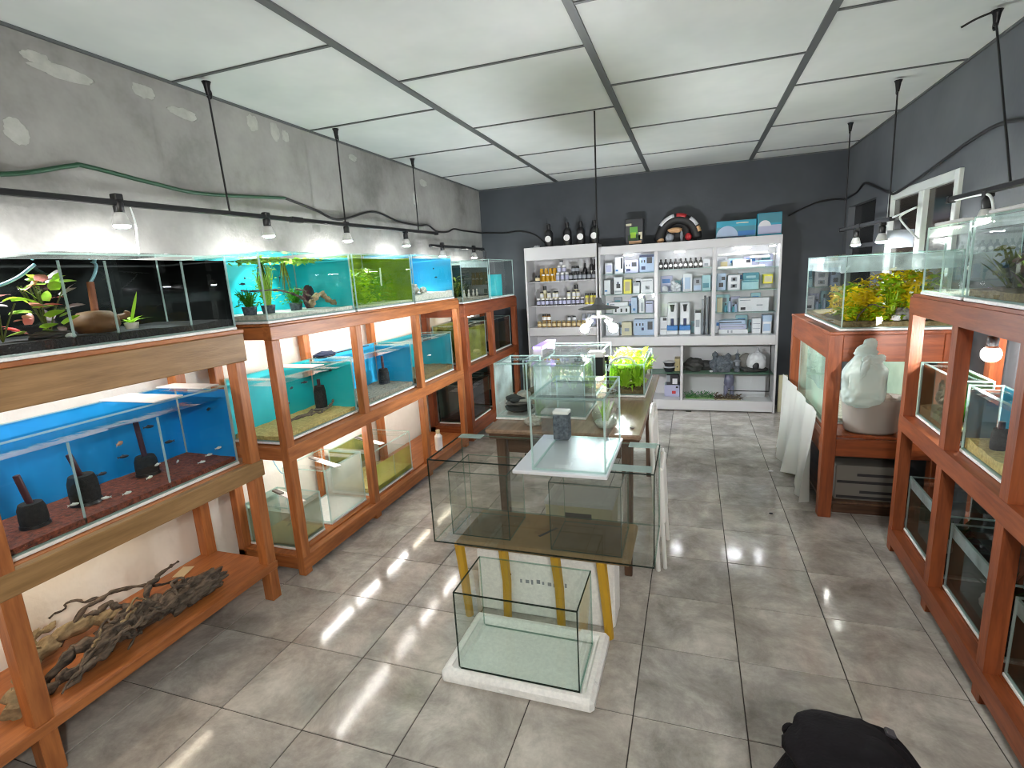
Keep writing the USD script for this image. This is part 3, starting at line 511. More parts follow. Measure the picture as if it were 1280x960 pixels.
# unseen tubes and a panel, added to brighten the rack shelves and stand
def added_tube(fr, x, y0, y1, z, label, mat='added_tube_white'):
    X, Y = fr.at(x, (y0+y1)/2); t = thing('added_tube_lamp', label, 'tube lamp', (X, Y, z), fr.deg); L = (y1-y0)/2
    c = tcyl(.012, 2*L-.03, sections=12); part(t, 'tube', rx(c, 90), mat, True)
    part(t, 'fitting', rbx(-.018, .018, -L, L, .012, .032), 'white_plastic')
t = thing('added_panel_lamp', 'added flat panel lamp under the top shelf of the nearest left rack', 'lamp', (-2.46, 1.1, 1.425)); part(t, 'housing', rbx(-.075, .075, -.8, .8, .003, .02), 'white_plastic'); part(t, 'diffuser', bx(-.065, .065, -.79, .79, 0, .003), 'added_panel')
added_tube(F0, 1.12, 3.85, 4.75, 1.15, 'added tube lamp inside the top of the red-brown stand')
added_tube(F0, -2.30, 2.4, 3.6, 1.40, 'added tube lamp under the top shelf of the middle rack, near half'); added_tube(F0, -2.30, 3.7, 4.5, 1.40, 'added tube lamp under the top shelf of the middle rack, far half')
added_tube(F0, -2.30, 2.4, 3.6, .64, 'added tube lamp over the bottom shelf of the middle rack, near half'); added_tube(F0, -2.30, 3.7, 4.5, .64, 'added tube lamp over the bottom shelf of the middle rack, far half', 'added_tube_warm')
added_tube(F0, -2.40, .4, 1.7, .64, 'added tube lamp over the driftwood shelf', 'added_tube_warm')
added_tube(F0, -2.30, 4.95, 5.4, 1.25, 'added tube lamp over the olive tank in the corner rack', 'added_tube_warm')

# ================================================================ back cabinets
YC = 6.25                                                   # front plane of both
def shelf_unit(label, x0, x1, zt, hdr, band, base, shelves, glassf, verts=(), lows=(), lowverts=()):
    t = thing('display_cabinet', label, 'cabinet', ((x0+x1)/2, YC+.17, 0)); cx, cy = (x0+x1)/2, YC+.17
    def B(a, b, c, d, e, f, r=.003): return rbx(a-cx, b-cx, c-cy, d-cy, e, f, r)
    for a, b in ((x0, x0+.022), (x1-.022, x1)): part(t, 'side_panel', B(a, b, YC, 6.60, 0, zt), 'white_melamine')
    part(t, 'back_panel', B(x0+.022, x1-.022, 6.585, 6.6, .02, zt-.02), 'white_melamine'); part(t, 'top_panel', B(x0+.022, x1-.022, YC+.03, 6.585, zt-.022, zt), 'white_melamine')
    part(t, 'header', B(x0+.022, x1-.022, YC, YC+.03, hdr, zt), 'white_melamine'); part(t, 'middle_band', B(x0+.022, x1-.022, YC-.004, YC+.03, *band), 'white_melamine')
    part(t, 'middle_deck', B(x0+.022, x1-.022, YC+.03, 6.585, band[1]-.02, band[1]), 'white_melamine')
    part(t, 'plinth', B(x0+.022, x1-.022, YC, YC+.03, .012, base), 'white_melamine'); part(t, 'bottom_deck', B(x0+.022, x1-.022, YC+.03, 6.585, base-.02, base), 'white_melamine')
    for s in shelves: part(t, 'shelf', B(s[0]+.005, s[1]-.005, YC+.06, 6.585, s[2]-.012, s[2]), glassf if s[2] > 0 else glassf)
    for v in verts: part(t, 'upright', B(v-.02, v+.02, YC, YC+.03, band[1], hdr), 'white_melamine')
    for v in lowverts: part(t, 'upright', B(v-.015, v+.015, YC, 6.585, base, band[0]), 'white_melamine')
    return t, B
CL0, CL1 = -1.935, -1.052; CR0, CR1 = -1.035, .885
tl, _ = shelf_unit('white open cabinet of jars on the left of the back wall', CL0, CL1, 1.972, 1.82, (.905, 1.005), .09, [(CL0+.022, CL1-.022, 1.565), (CL0+.022, CL1-.022, 1.272), (CL0+.022, CL1-.022, .47)], 'white_melamine')
tr, Bc = shelf_unit('wide white glass-fronted cabinet of boxed goods on the back wall', CR0, CR1, 1.925, 1.835, (.77, .875), .13, [], 'cabinet_glass', (-.389, .226), (), (-.102,))
cx, cy = (CR0+CR1)/2, YC+.17
BAYS = ((CR0+.022, -.41), (-.37, .206), (.246, CR1-.022))
for (a, b), zs in zip(BAYS, ((1.61, 1.372, 1.142), (1.63, 1.368), (1.602, 1.365, 1.123))):
    for z in zs: part(tr, 'glass_shelf', bx(a-cx, b-cx, YC+.06-cy, 6.58-cy, z-.008, z), 'edge_light', label='greenish glass shelf')
for a, b, z in ((CR0+.022, -.117, .44), (-.087, CR1-.022, .44)): part(tr, 'glass_shelf', bx(a-cx, b-cx, YC+.06-cy, 6.58-cy, z-.010, z), 'edge_green', label='greenish glass shelf')
def paneq(x0, x1, z0, z1, y): return trimesh.Trimesh([(x0, y, z0), (x1, y, z0), (x1, y, z1), (x0, y, z1)], [(0, 1, 2), (0, 2, 3)], process=False)
for a, b in BAYS: part(tr, 'glass_door', paneq(a-cx, b-cx, .876, 1.834, YC+.016-cy), 'cabinet_glass')
part(tr, 'glass_door', paneq(-.08-cx, .86-cx, .135, .765, YC+.016-cy), 'cabinet_glass')
part(tr, 'door_edge', cat([bx(.815-cx, .825-cx, YC+.01-cy, YC+.02-cy, .25, .765), bx(.40-cx, .825-cx, YC+.01-cy, YC+.02-cy, .243, .252)]), 'black_plastic', label='black sliding door edge')
part(tr, 'lock_knob', mv(rx(tcyl(.012, .02), 90), -.389-cx, YC-.01-cy, 1.14), 'silver')
part(tr, 'foot', mv(rbx(-.03, .03, -.02, .02, 0, .013), -.02-cx, YC-.02-cy, 0), 'black_plastic')
def cab_led(x, z, label, mat='cabinet_led', L=.06):
    t = thing('cabinet_light', label, 'light', (x, YC+.075, z))
    part(t, 'fitting', rbx(-L, L, -.016, .016, .008, .022), 'white_plastic'); part(t, 'diode_strip', bx(-L+.008, L-.008, -.012, .012, 0, .008), mat)
cab_led(-.70, 1.81, 'small bright light inside the left bay top of the glass cabinet'); cab_led(-.14, 1.81, 'small bright light inside the middle bay top of the glass cabinet'); cab_led(.51, 1.81, 'small bright light inside the right bay top of the glass cabinet', L=.09); cab_led(.80, 1.81, 'bright light in the top right corner of the glass cabinet', L=.035)

ORD = ['first', 'second', 'third', 'fourth', 'fifth', 'sixth', 'seventh', 'eighth', 'ninth', 'tenth', 'eleventh', 'twelfth']
# --- goods in the glass cabinet: (x0, x1, shelf z, height, colour, print, words)
def carton(x0, x1, z, h, col, marks, label, y=YC+.16, dp=.12, name='product_box', group=None):
    t = thing(name, label, 'box', ((x0+x1)/2, y+dp/2, z+.0005), group=group); w = (x1-x0)/2
    part(t, 'carton', rbx(-w, w, -dp/2, dp/2, 0, h, .003), col)
    for (c, u0, u1, v0, v1) in marks:
        part(t, 'print', bx(-w+2*w*u0, -w+2*w*u1, -dp/2-.0012, -dp/2+.0005, h*v0, h*v1), c)
    return t
ICON = [('p_dark', .12, .2, .55, .7), ('p_dark', .3, .38, .55, .7), ('p_dark', .5, .85, .5, .85), ('p_navy', .12, .4, .15, .35)]
PIC = [('p_dark', .3, .75, .35, .6), ('p_navy', .4, .6, .6, .72), ('p_grey', .1, .9, .1, .2)]
SQ = [('p_grey', .35, .7, .25, .5), ('p_white', .45, .6, .3, .42), ('p_grey', .1, .9, .82, .88)]
S1, S2, S3, S4 = 1.61, 1.372, 1.142, .876
for a in [
 (-.985, -.90, S1, .13, 'p_white', [('p_lav', .1, .9, .2, .8)], 'plain white low box, far left of the top shelf, left bay of the glass cabinet'),
 (-.87, -.775, S1, .19, 'p_white', [('p_dark', .72, .95, .3, .95), ('p_blue', .1, .4, .15, .25)], 'tall white box with dark picture at its right edge, top shelf, left bay'),
 (-.755, -.595, S1, .145, 'p_lav', ICON, 'lavender box with dark pump icons on the top shelf, left bay'),
 (-.585, -.42, S1, .20, 'p_paleblue', [('p_navy', 0, 1, .86, .98)]+ICON, 'pale blue box with navy band and dark pump picture, top shelf, left bay'),
 (-1.0, -.925, S2, .17, 'p_white', [('p_blue', .1, .5, .2, .3)], 'white upright box at the left end of the second shelf, left bay'),
 (-.92, -.89, S2, .17, 'p_dark', [], 'narrow black box on the second shelf, left bay'),
 (-.885, -.785, S2, .20, 'p_white', PIC, 'white box showing a black filter picture, second shelf, left bay'),
 (-.77, -.68, S2, .165, 'p_yellow', [('p_khaki', .2, .8, .2, .85)], 'yellow box on the second shelf of the left bay'),
 (-.66, -.585, S2, .125, 'p_white', [('p_grey', .1, .9, .7, .95)], 'white box with a grey upper band, second shelf, left bay'),
 (-.57, -.43, S2, .165, 'p_white', SQ, 'white box with a small grey square symbol, second shelf, left bay'),
 (-.95, -.72, S3+.085, .05, 'p_white', [('p_grey', .05, .3, .3, .6)], 'long white flat box lying on top of the icon box, third shelf, left bay'),
 (-.90, -.70, S3, .083, 'p_white', [('p_dark', .12, .22, .2, .7), ('p_dark', .45, .55, .2, .7), ('p_dark', .75, .85, .2, .7)], 'long white box with three dark icons, third shelf, left bay'),
 (-.685, -.615, S3, .185, 'p_paleblue', [('p_blue', .3, .7, .15, .3)], 'tall pale blue box on the third shelf, left bay'),
 (-.60, -.53, S3, .17, 'p_white', [('p_dark', .05, .15, 0, .9), ('p_grey', .4, .8, .1, .7)], 'tall white box with a dark left edge, third shelf, left bay'),
 (-.52, -.43, S3, .135, 'p_lav', [('p_dark', .1, .9, .75, .85)], 'lilac box with a black line, third shelf, left bay'),
 (-.80, -.68, S4, .16, 'p_beige', [('p_grey', .3, .75, .3, .55)], 'pale green-beige box with grey square, lowest shelf, left bay'),
 (-.655, -.42, S4, .19, 'p_paleblue', [('p_dark', .1, .16, .6, .75), ('p_dark', .27, .33, .6, .75), ('p_dark', .42, .48, .6, .75), ('p_dark', .68, .92, .35, .85), ('p_navy', .38, .5, .3, .48)], 'pale blue box with three dots and dark pump, lowest shelf, left bay'),
 (-.99, -.83, S4, .14, 'p_white', [], 'white box half hidden by the pendant glare, lowest shelf, left bay'),
 (.11, .18, 1.63, .09, 'p_white', [('p_grey', .2, .8, .2, .5)], 'small white box at the right end of the bottle shelf, middle bay'),
 (-.10, .0, 1.368, .20, 'p_white', [('p_grey', .15, .85, .05, .12), ('p_paleblue', .2, .8, .15, .8)], 'white window box standing on the second shelf, middle bay'),
 (.01, .10, 1.368, .15, 'p_grey', [('p_paleblue', .1, .9, .1, .45), ('p_dark', .35, .7, .6, .85)], 'grey-blue box with dark spot, second shelf, middle bay'),
 (.105, .195, 1.368, .175, 'p_aqua', [('p_teal', .1, .8, .2, .5)], 'sea green bag-like box at the right of the second shelf, middle bay'),
 (-.355, -.27, .876, .21, 'p_white', [('p_dark', .4, .9, .8, .95), ('p_grey', .1, .9, .3, .36)], 'white box with black lid patch, lowest shelf, middle bay, leftmost'),
 (.03, .10, .876, .28, 'p_white', [('p_dark', .1, .95, .88, .99), ('p_grey', .2, .8, .3, .6)], 'white box with dark top beside the blue-based filters, middle bay'),
 (.27, .39, 1.602, .095, 'p_grey', [('p_khaki', .2, .8, .2, .8)], 'grey-brown box on the top shelf, right bay'),
 (.42, .61, 1.602, .09, 'p_white', [('p_dark', .72, .95, .6, .98)], 'white box with black corner on the top shelf, right bay'),
 (.265, .355, 1.365, .19, 'p_paleblue', [('p_dark', .2, .7, .2, .45), ('p_dark', .5, .9, .6, .8)], 'pale box with dark slanted tool picture, second shelf, right bay'),
 (.375, .50, 1.365, .165, 'p_white', [('p_grey', .25, .75, .15, .4), ('p_grey', .25, .75, .58, .85), ('p_dark', .4, .6, .2, .34), ('p_dark', .4, .6, .64, .78)], 'white box with two round fan pictures, second shelf, right bay'),
 (.52, .69, 1.365, .10, 'p_aqua', [('p_teal', .05, .95, .8, .95)], 'aqua box under a teal box, second shelf, right bay'),
 (.53, .69, 1.466, .08, 'p_teal', [('p_aqua', .2, .8, .3, .6)], 'teal box stacked on an aqua box, second shelf, right bay'),
 (.735, .83, 1.42, .10, 'p_yellow', [('p_beige', .1, .9, .2, .8)], 'yellow-khaki hanging packet at the right of the second shelf, right bay'),
 (.27, .325, 1.123, .16, 'p_beige', [], 'beige upright box, third shelf, right bay'),
 (.49, .80, 1.123, .15, 'p_white', [('p_dark', .08, .24, .12, .32), ('p_grey', .05, .4, .8, .86), ('p_grey', .6, .8, .4, .5)], 'long white box with small dark picture, third shelf, right bay'),
 (.29, .60, .876, .05, 'p_white', [('p_grey', .3, .36, .2, .8), ('p_grey', .42, .48, .2, .8)], 'flat white box, lowest of the stack in the right bay'),
 (.30, .58, .927, .055, 'p_lav', [('p_grey', .05, .9, .4, .6)], 'flat lilac-grey box, middle of the stack in the right bay'),
 (.30, .57, .983, .045, 'p_paleblue', [('p_dark', .0, .85, .35, .6)], 'flat box with a long black line, top of the stack in the right bay'),
 (.64, .73, .876, .17, 'p_white', [('p_grey', .1, .9, .3, .34), ('p_grey', .1, .9, .62, .66)], 'white upright stack-like box, lowest shelf, right bay'),
 (.745, .835, .876, .13, 'p_white', [('p_paleblue', .1, .9, .2, .8)], 'white box at the right end of the lowest shelf, right bay'),
 (.745, .84, 1.007, .07, 'p_paleblue', [], 'small pale blue box lying on the white end box, right bay'),
]: carton(*a)
q = random.Random(5)
for bay, (a, b), zs in (('left', BAYS[0], (1.61, 1.372, 1.142, .876)), ('middle', BAYS[1], (1.368, .876)), ('right', BAYS[2], (1.602, 1.365, 1.123, .876))):
    for z, sn in zip(zs, ('top', 'second', 'third', 'lowest') if len(zs) == 4 else ('second', 'lowest')):
        x = a+.015
        for k in range(6):
            w = q.uniform(.07, .15)
            if x+w > b-.01: break
            c = q.choice(('p_white', 'p_paleblue', 'p_lav', 'p_aqua', 'p_grey', 'p_white'))
            carton(x, x+w, z, q.uniform(.12, .20) if z < 1.6 else q.uniform(.08, .16), c, [(q.choice(('p_dark', 'p_blue', 'p_grey', 'p_teal')), .15, .8, .55, .8)], 'pale box at the back of the %s shelf, %s bay, %s from the left' % (sn, bay, ORD[k]), y=YC+.30, dp=.02+q.uniform(0, .005), name='back_row_box'); x += w+q.uniform(.005, .02)
for z, x0, x1, n in ((1.745, .27, .78, 'upper'), (1.70, .60, .80, 'short')):
    one('light_bar', rbx(-(x1-x0)/2, (x1-x0)/2, -.02, .02, 0, .028, .006), 'white_plastic', 'white boxed aquarium light bar, %s one near the top of the right bay' % n, 'light bar', ((x0+x1)/2, YC+.26, z))
one('light_bar', rbx(-.24, .24, -.02, .02, 0, .026, .006), 'white_plastic', 'long white light bar resting on the small boxes, top shelf of the right bay', 'light bar', (.50, YC+.11, 1.6025))
one('glass_rod', rbx(-.09, .09, -.008, .008, 0, .012, .003), 'p_aqua', 'pale slim rod across the top right of the right bay', 'rod', (.74, YC+.2, 1.66))
# bottles on the middle bay's first shelf
def med_bottle(name, x, y, z, h, r, label, group=None, cap='lid_black', body='lid_black', lab='label_white'):
    t = thing(name, label, 'bottle', (x, y, z), group=group)
    part(t, 'body', lathe([(0, 0), (r*.95, 0), (r, .004), (r, h*.58), (r*.8, h*.68), (r*.38, h*.76), (r*.38, h*.8), (0, h*.8)], 18), body, 35)
    part(t, 'cap', lathe([(r*.42, h*.79), (r*.44, h*.97), (r*.3, h), (0, h)], 14), cap, 35)
    d = rx(tcyl(r*.72, .002, sections=20), 90); part(t, 'label_disc', mv(d, 0, -r-.0005, h*.34), lab, label='round white label')
    return t
b0 = None
for i in range(9):
    x = -.345+.054*i
    lb = 'small black bottle with round white label, middle bay top shelf, %s from the left' % ['first', 'second', 'third', 'fourth', 'fifth', 'sixth', 'seventh', 'eighth', 'ninth'][i]
    if b0 is None: b0 = med_bottle('medicine_bottle', x, YC+.17, 1.6305, .115, .024, lb, 'black bottles in the glass cabinet')
    else: dup(b0, (x, YC+.17+.01*(i % 2), 1.6305), 0, lb)
b1 = None
for i, (x, n) in enumerate(((-.30, 'leftmost'), (-.205, 'taller middle'), (-.16, 'right'))):
    t = thing('plastic_figure', 'clear-white bubbly ornament on the second shelf, middle bay, %s of three' % n, 'ornament', (x, YC+.17, 1.3685))
    h = (.07, .13, .10)[i]
    part(t, 'body', cat([mv(icosphere(2, .026), .012*math.cos(k*2.1), .012*math.sin(k*2.1), .024+k*(h-.045)/4) for k in range(5)]), 'p_white', True); part(t, 'base', rbx(-.03, .03, -.03, .03, 0, .012), 'p_grey')
for i, x in enumerate((-.215, -.075)):
    t = thing('canister_filter', 'white filter with blue base in the middle bay, %s of the pair' % ('left', 'right')[i], 'filter', (x, YC+.2, .8765))
    part(t, 'base', rbx(-.065, .065, -.05, .05, 0, .05, .008), 'p_white'); part(t, 'blue_ring', rbx(-.062, .062, -.047, .047, .05, .11, .008), 'p_blue', label='blue middle section'); part(t, 'tall_body', rbx(-.055, .055, -.045, .045, .11, .37, .01), 'p_white')
    part(t, 'intake_tube', mv(tcyl(.016, .08), 0, -.05, .15), 'p_navy'); part(t, 'dark_head', mv(lathe([(0, -.06), (.014, -.06), (.02, 0), (.028, .02), (0, .022)], 10), 0, -.06, .33), 'p_dark')
for i, (x, h, c) in enumerate(((.115, .40, 'p_grey'), (.14, .44, 'p_dark'), (.163, .42, 'p_grey'), (.186, .43, 'p_dark'))):
    one('slim_tube', mv(lathe([(0, 0), (.009, 0), (.009, h-.01), (.012, h-.01), (.012, h), (0, h)], 10), 0, 0, 0), c, 'slim upright tube in the right corner of the middle bay, %s of four' % ('first', 'second', 'third', 'last')[i], 'tube', (x, YC+.15, .8765), 35)
for i, x in enumerate((.36, .40, .44, .465)):
    t = thing('dropper_bottle', 'small teal bottle on the third shelf of the right bay, %s of four' % ('first', 'second', 'third', 'last')[i], 'bottle', (x, YC+.16, 1.1235)); h = (.10, .16, .08, .11)[i]
    part(t, 'body', lathe([(0, 0), (.016, 0), (.016, h*.6), (.007, h*.75), (.007, h*.8), (0, h*.8)], 12), ('p_teal', 'p_paleblue')[i % 2], 35); part(t, 'cap', lathe([(.008, h*.78), (.008, h), (0, h)], 10), 'p_dark', 35)
# lower part of the glass cabinet
def bowl(x, y, z, label, s=1.0):
    t = thing('feeding_bowl', label, 'bowl', (x, y, z)); part(t, 'bowl', lathe([(0, 0), (.05*s, 0), (.07*s, .05), (.066*s, .05), (.0, .01)], 20), 'p_dark', 30); part(t, 'lid', lathe([(0, .06), (.05*s, .06), (.074*s, .052), (.074*s, .05), (0, .05)], 20), 'p_white', 30)
bowl(-.245, YC+.16, .4405, 'dark bowl with white lid, lower of two stacked in the glass cabinet'); bowl(-.245, YC+.16, .5035, 'dark bowl with white lid, upper of two stacked in the glass cabinet')
carton(-.185, -.125, .4405, .15, 'p_khaki', [('p_dark', .4, .6, .3, .4)], 'khaki box beside the stacked bowls, lower cabinet', dp=.2)
carton(-.275, -.14, .2715, .13, 'p_dark', [('p_white', .5, .9, .1, .6), ('p_grey', 0, .3, .3, .9)], 'box with dark and white picture, lower cabinet behind the table', dp=.15)
carton(-.30, -.125, .1305, .14, 'p_lav', [('p_dark', .75, .9, .75, .9), ('p_red', .5, .75, .25, .5)], 'lilac box with small red mark, bottom of the lower cabinet', dp=.2)
t = thing('castle_ornament', 'dark grey ruined castle ornament in the lower glass cabinet', 'ornament', (.33, YC+.17, .4405)); part(t, 'rock', mv(blob(.12, .06, .09, 5, .5, 3, 3), 0, 0, .085), 'sponge_grey', 40)
for dx, h in ((-.07, .24), (.0, .19), (.07, .22)): part(t, 'tower', mv(lathe([(0, 0), (.03, 0), (.026, h*.75), (.034, h*.78), (.034, h*.88), (.002, h)], 9), dx, -.02, 0), 'sponge_grey', 35)
t = thing('rock_ornament', 'low black rock ornament at the left of the lower glass cabinet shelf', 'ornament', (.03, YC+.2, .4405)); part(t, 'rock', mv(blob(.11, .08, .085, 9, .4, 3), 0, 0, .075), 'rock_black', 40); part(t, 'slab', mv(blob(.17, .07, .06, 12, .3, 3), .17, .05, .06), 'rock_black', 40)
one('white_pebble', mv(blob(.02, .015, .012, 3), 0, 0, .011), 'p_white', 'small white pebble on the lower cabinet glass shelf', 'pebble', (.22, YC+.12, .4405), True)
t = thing('pagoda_ornament', 'small grey pagoda ornament on the lower cabinet shelf', 'ornament', (.50, YC+.17, .4405))
for k in range(3): part(t, 'storey', lathe([(0, k*.07), (.034-.006*k, k*.07), (.03-.006*k, k*.07+.045), (.05-.008*k, k*.07+.05), (.012, k*.07+.072), (0, k*.07+.072)], 8), 'sponge_grey' if k % 2 == 0 else 'p_grey', 30)
part(t, 'finial', mv(lathe([(0, 0), (.01, 0), (.002, .05), (0, .05)], 8), 0, 0, .212), 'p_grey')
t = thing('igloo_ornament', 'white pointed cave ornament with dark opening, lower cabinet right', 'ornament', (.68, YC+.18, .4405)); part(t, 'dome', mv(blob(.10, .07, .12, 17, .25, 3), .02, 0, .115), 'p_white', 40); part(t, 'peak', mv(lathe([(0, 0), (.05, 0), (.02, .06), (.004, .10), (0, .10)], 10), .03, 0, .18), 'p_white', 35)
part(t, 'opening', mv(blob(.035, .02, .045, 4, .2, 2), .01, -.062, .07), 'p_dark', True, label='dark cave mouth'); part(t, 'base_rock', mv(blob(.14, .06, .03, 8, .4, 2), .0, -.01, .026), 'rock_black', 40)
one('grey_rock', mv(blob(.09, .05, .10, 21, .4, 3), 0, 0, .095), 'rock_grey', 'rough grey rock beside the white cave ornament', 'rock', (.585, YC+.25, .4405), 40)
t = thing('statue_ornament', 'tall purple-grey standing statue on the bottom deck of the glass cabinet', 'ornament', (.42, YC+.18, .1305)); part(t, 'figure', mv(cat([mv(blob(.055, .045, .10, 2, .2, 3), 0, 0, .20), mv(blob(.03, .03, .035, 6, .15, 2), -.01, 0, .265)]), 0, 0, 0), 'p_purple', True)
for s in (-1, 1): part(t, 'leg', tube([(s*.03, 0, .14), (s*.035, -.005, .06), (s*.035, -.01, 0)], [.028, .022, .02], 10), 'p_purple', True)
def plant(name, label, c, x, y, z, mesh, mat, extra=None, rot=0, group=None):
    t = thing(name, label, c, (x, y, z), rot, group); part(t, 'foliage', mesh, mat, kind='stuff')
    if extra: part(t, extra[0], extra[1], extra[2], 35)
    return t
plant('turf_mat', 'bright green plastic turf mat at the left of the lower cabinet', 'plastic plant', .10, YC+.17, .131, thicket(260, .16, .09, .05, .05, .008, 3, .8), 'leaf_turf', ('base', rbx(-.16, .16, -.09, .09, 0, .006), 'p_green'))
plant('plastic_plant', 'brown-green plastic plant clump below the statue in the lower cabinet', 'plastic plant', .40, YC+.10, .131, thicket(220, .14, .05, .05, .05, .012, 4, .6), 'leaf_brown', ('base', rbx(-.14, .14, -.05, .05, 0, .006), 'p_khaki'))
one('sliding_mirror', rbx(-.19, .19, -.004, .004, 0, .25, .002), 'grey_melamine', 'pale upright panel at the right of the lower glass cabinet', 'panel', (.62, YC+.24, .1305))
# things on top of the cabinets
bt = None
for i, x in enumerate((-1.655, -1.425, -1.262, -1.10)):
    n = ('leftmost, set apart', 'second from left', 'third from left', 'rightmost, nearest the wire')[i]
    lb = 'large black bottle with round white label on the jar cabinet, '+n
    if bt is None: bt = med_bottle('black_bottle', x, 6.40, 1.9725, .27, .052, lb, 'black bottles on the jar cabinet')
    else: dup(bt, (x, 6.40, 1.9725), 0, lb)
t = thing('torn_paper', 'small crumpled white scrap on the left end of the jar cabinet', 'paper', (-1.80, 6.36, 1.973)); part(t, 'scrap', mv(blob(.04, .02, .014, 2, .6, 2), 0, 0, .011), 'p_white')
t = thing('plant_poster_box', 'dark box with green plant picture on the glass cabinet', 'box', (-.64, 6.42, 1.9255)); part(t, 'carton', rbx(-.10, .10, -.05, .05, 0, .29), 'p_dark')
for c, a, b, e, f in (('p_green', -.05, .04, .12, .20), ('leaf_dark', -.07, .07, .05, .11), ('p_tan', -.06, .08, .015, .045), ('leaf_lime', -.04, .02, .08, .14), ('p_beige', .05, .09, .06, .14), ('p_beige', -.09, -.02, .215, .24), ('p_dark', -.03, .09, .21, .25)): part(t, 'print', bx(a, b, -.0512-.0004*(c == 'leaf_lime'), -.0495, e, f), c)
t = thing('arch_ornament', 'black domed arch ornament with red and white rim on the glass cabinet', 'ornament', (-.16, 6.40, 1.9255))
ang = np.linspace(0, PI, 26); part(t, 'arch', tube([(.20*math.cos(a), 0, .03+.22*math.sin(a)) for a in ang], .055, 12), 'black_rubber', True)
part(t, 'backing', mv(trimesh.intersections.slice_mesh_plane(rx(tcyl(.20, .02, sections=32), 90), (0, 0, 1), (0, 0, 0)), 0, .05, .01), 'black_rubber')
for c, a0, a1 in (('p_white', 1.75, 2.5), ('p_red', 1.2, 1.65), ('p_white', .55, 1.0), ('p_tan', .25, .5)): part(t, 'rim_patch', tube([(.225*math.cos(a), -.02, .035+.245*math.sin(a)) for a in np.linspace(a0, a1, 8)], .032, 10), c, True, label='coloured rim patch')
for c, x, z, a, b in (('p_grey', -.09, .05, .045, .05), ('p_tan', -.03, .13, .08, .03), ('p_grey', .04, .06, .018, .06), ('p_red', .11, .05, .035, .04), ('p_tan', -.19, .03, .04, .03)): part(t, 'stone', mv(blob(a, .03, b, int(x*100)+50, .3, 2), x, -.03, z), c, True)
t = thing('blue_box', 'long blue-teal box with pale dome picture on the glass cabinet', 'box', (.44, 6.42, 1.9255)); part(t, 'carton', rbx(-.20, .20, -.06, .06, 0, .185), 'p_teal')
part(t, 'print', bx(-.195, .195, -.0612, -.0598, .12, .18), 'p_cyan'); part(t, 'print', mv(rx(trimesh.intersections.slice_mesh_plane(tcyl(.11, .0016, sections=30), (0, 1, 0), (0, 0, 0)), 90), -.09, -.0612, .02), 'p_paleblue'); part(t, 'print', bx(.02, .19, -.0612, -.0598, .02, .07), 'p_blue'); part(t, 'print', bx(-.19, .1, -.0616, -.0598, .008, .018), 'p_navy'); part(t, 'print', bx(0, .12, -.0616, -.0598, .15, .16), 'p_beige')
t = thing('blue_box', 'taller pale blue box with white dome picture at the right end of the glass cabinet', 'box', (.775, 6.42, 1.9255)); part(t, 'carton', rbx(-.125, .11, -.06, .06, 0, .235), 'p_cyan')
part(t, 'print', bx(-.12, .105, -.0612, -.0598, .13, .23), 'p_teal'); part(t, 'print', bx(-.12, .105, -.0612, -.0598, .02, .11), 'p_lav'); part(t, 'print', mv(rx(trimesh.intersections.slice_mesh_plane(tcyl(.06, .0016, sections=24), (0, 1, 0), (0, 0, 0)), 90), -.055, -.0616, .10), 'p_white')
# --- jars in the open cabinet
def jar(name, x, y, z, r, h, body, lid, label, group, wrap=None):
    t = thing(name, label, 'jar', (x, y, z), group=group)
    part(t, 'body', lathe([(0, 0), (r*.93, 0), (r, .003), (r, h*.74), (r*.8, h*.8), (0, h*.8)], 14), body, 35)
    part(t, 'lid', lathe([(r*.84, h*.78), (r*.86, h*.99), (r*.8, h), (0, h)], 14), lid, 35)
    if wrap: part(t, 'paper_label', lathe([(r*1.015, h*.16), (r*1.015, h*.62)], 14), wrap, True)
    return t
def jars(name, xs, y, z, r, h, body, lid, label, group, wrap=None):
    first = None
    for i, x in enumerate(xs):
        p = (x, y+.006*((i*7) % 3-1), z)
        lb = label if len(xs) == 1 else label+', %s from the left' % ORD[i]
        if first is None: first = jar(name, *p, r, h, body, lid, lb, group, wrap)
        else: dup(first, p, i*37 % 20-10, lb)
YJ = YC+.085; Z1, Z2, Z3 = 1.5655, 1.2725, 1.0055
jars('gold_jar', [-1.755, -1.70, -1.645, -1.59], YJ+.04, Z1, .025, .155, 'gold_liquid', 'gold_liquid', 'tall gold jar at the left of the top jar shelf', 'gold jars on the top jar shelf')
jars('small_gold_jar', [-1.72, -1.665, -1.61], YJ-.02, Z1, .022, .085, 'gold_liquid', 'label_white', 'short gold jar before the tall gold ones, top jar shelf', 'short gold jars on the top jar shelf')
jars('dark_tin', [-1.80], YJ, Z1, .032, .075, 'lid_black', 'lid_black', 'dark round tin with cream face at the left end of the top jar shelf', None, 'cream')
jars('clear_jar', [-1.545, -1.49, -1.435], YJ, Z1, .024, .095, 'p_grey', 'label_white', 'clear jar with white lid on the top jar shelf', 'clear white-lidded jars', 'p_lav')
jars('stacked_clear_jar', [-1.525, -1.465], YJ, Z1+.0955, .024, .085, 'p_grey', 'label_white', 'clear white-lidded jar stacked up on the top jar shelf', 'stacked clear jars', 'p_lav')
jars('stacked_clear_jar', [-1.495], YJ, Z1+.1815, .024, .055, 'p_grey', 'lid_black', 'topmost clear jar of the pyramid on the top jar shelf', None, 'p_white')
jars('black_jar', [-1.385+.0555*i for i in range(6)], YJ, Z1, .026, .09, 'lid_black', 'lid_black', 'black jar with white label spot on the top jar shelf', 'black jars on the top jar shelf', 'p_grey')
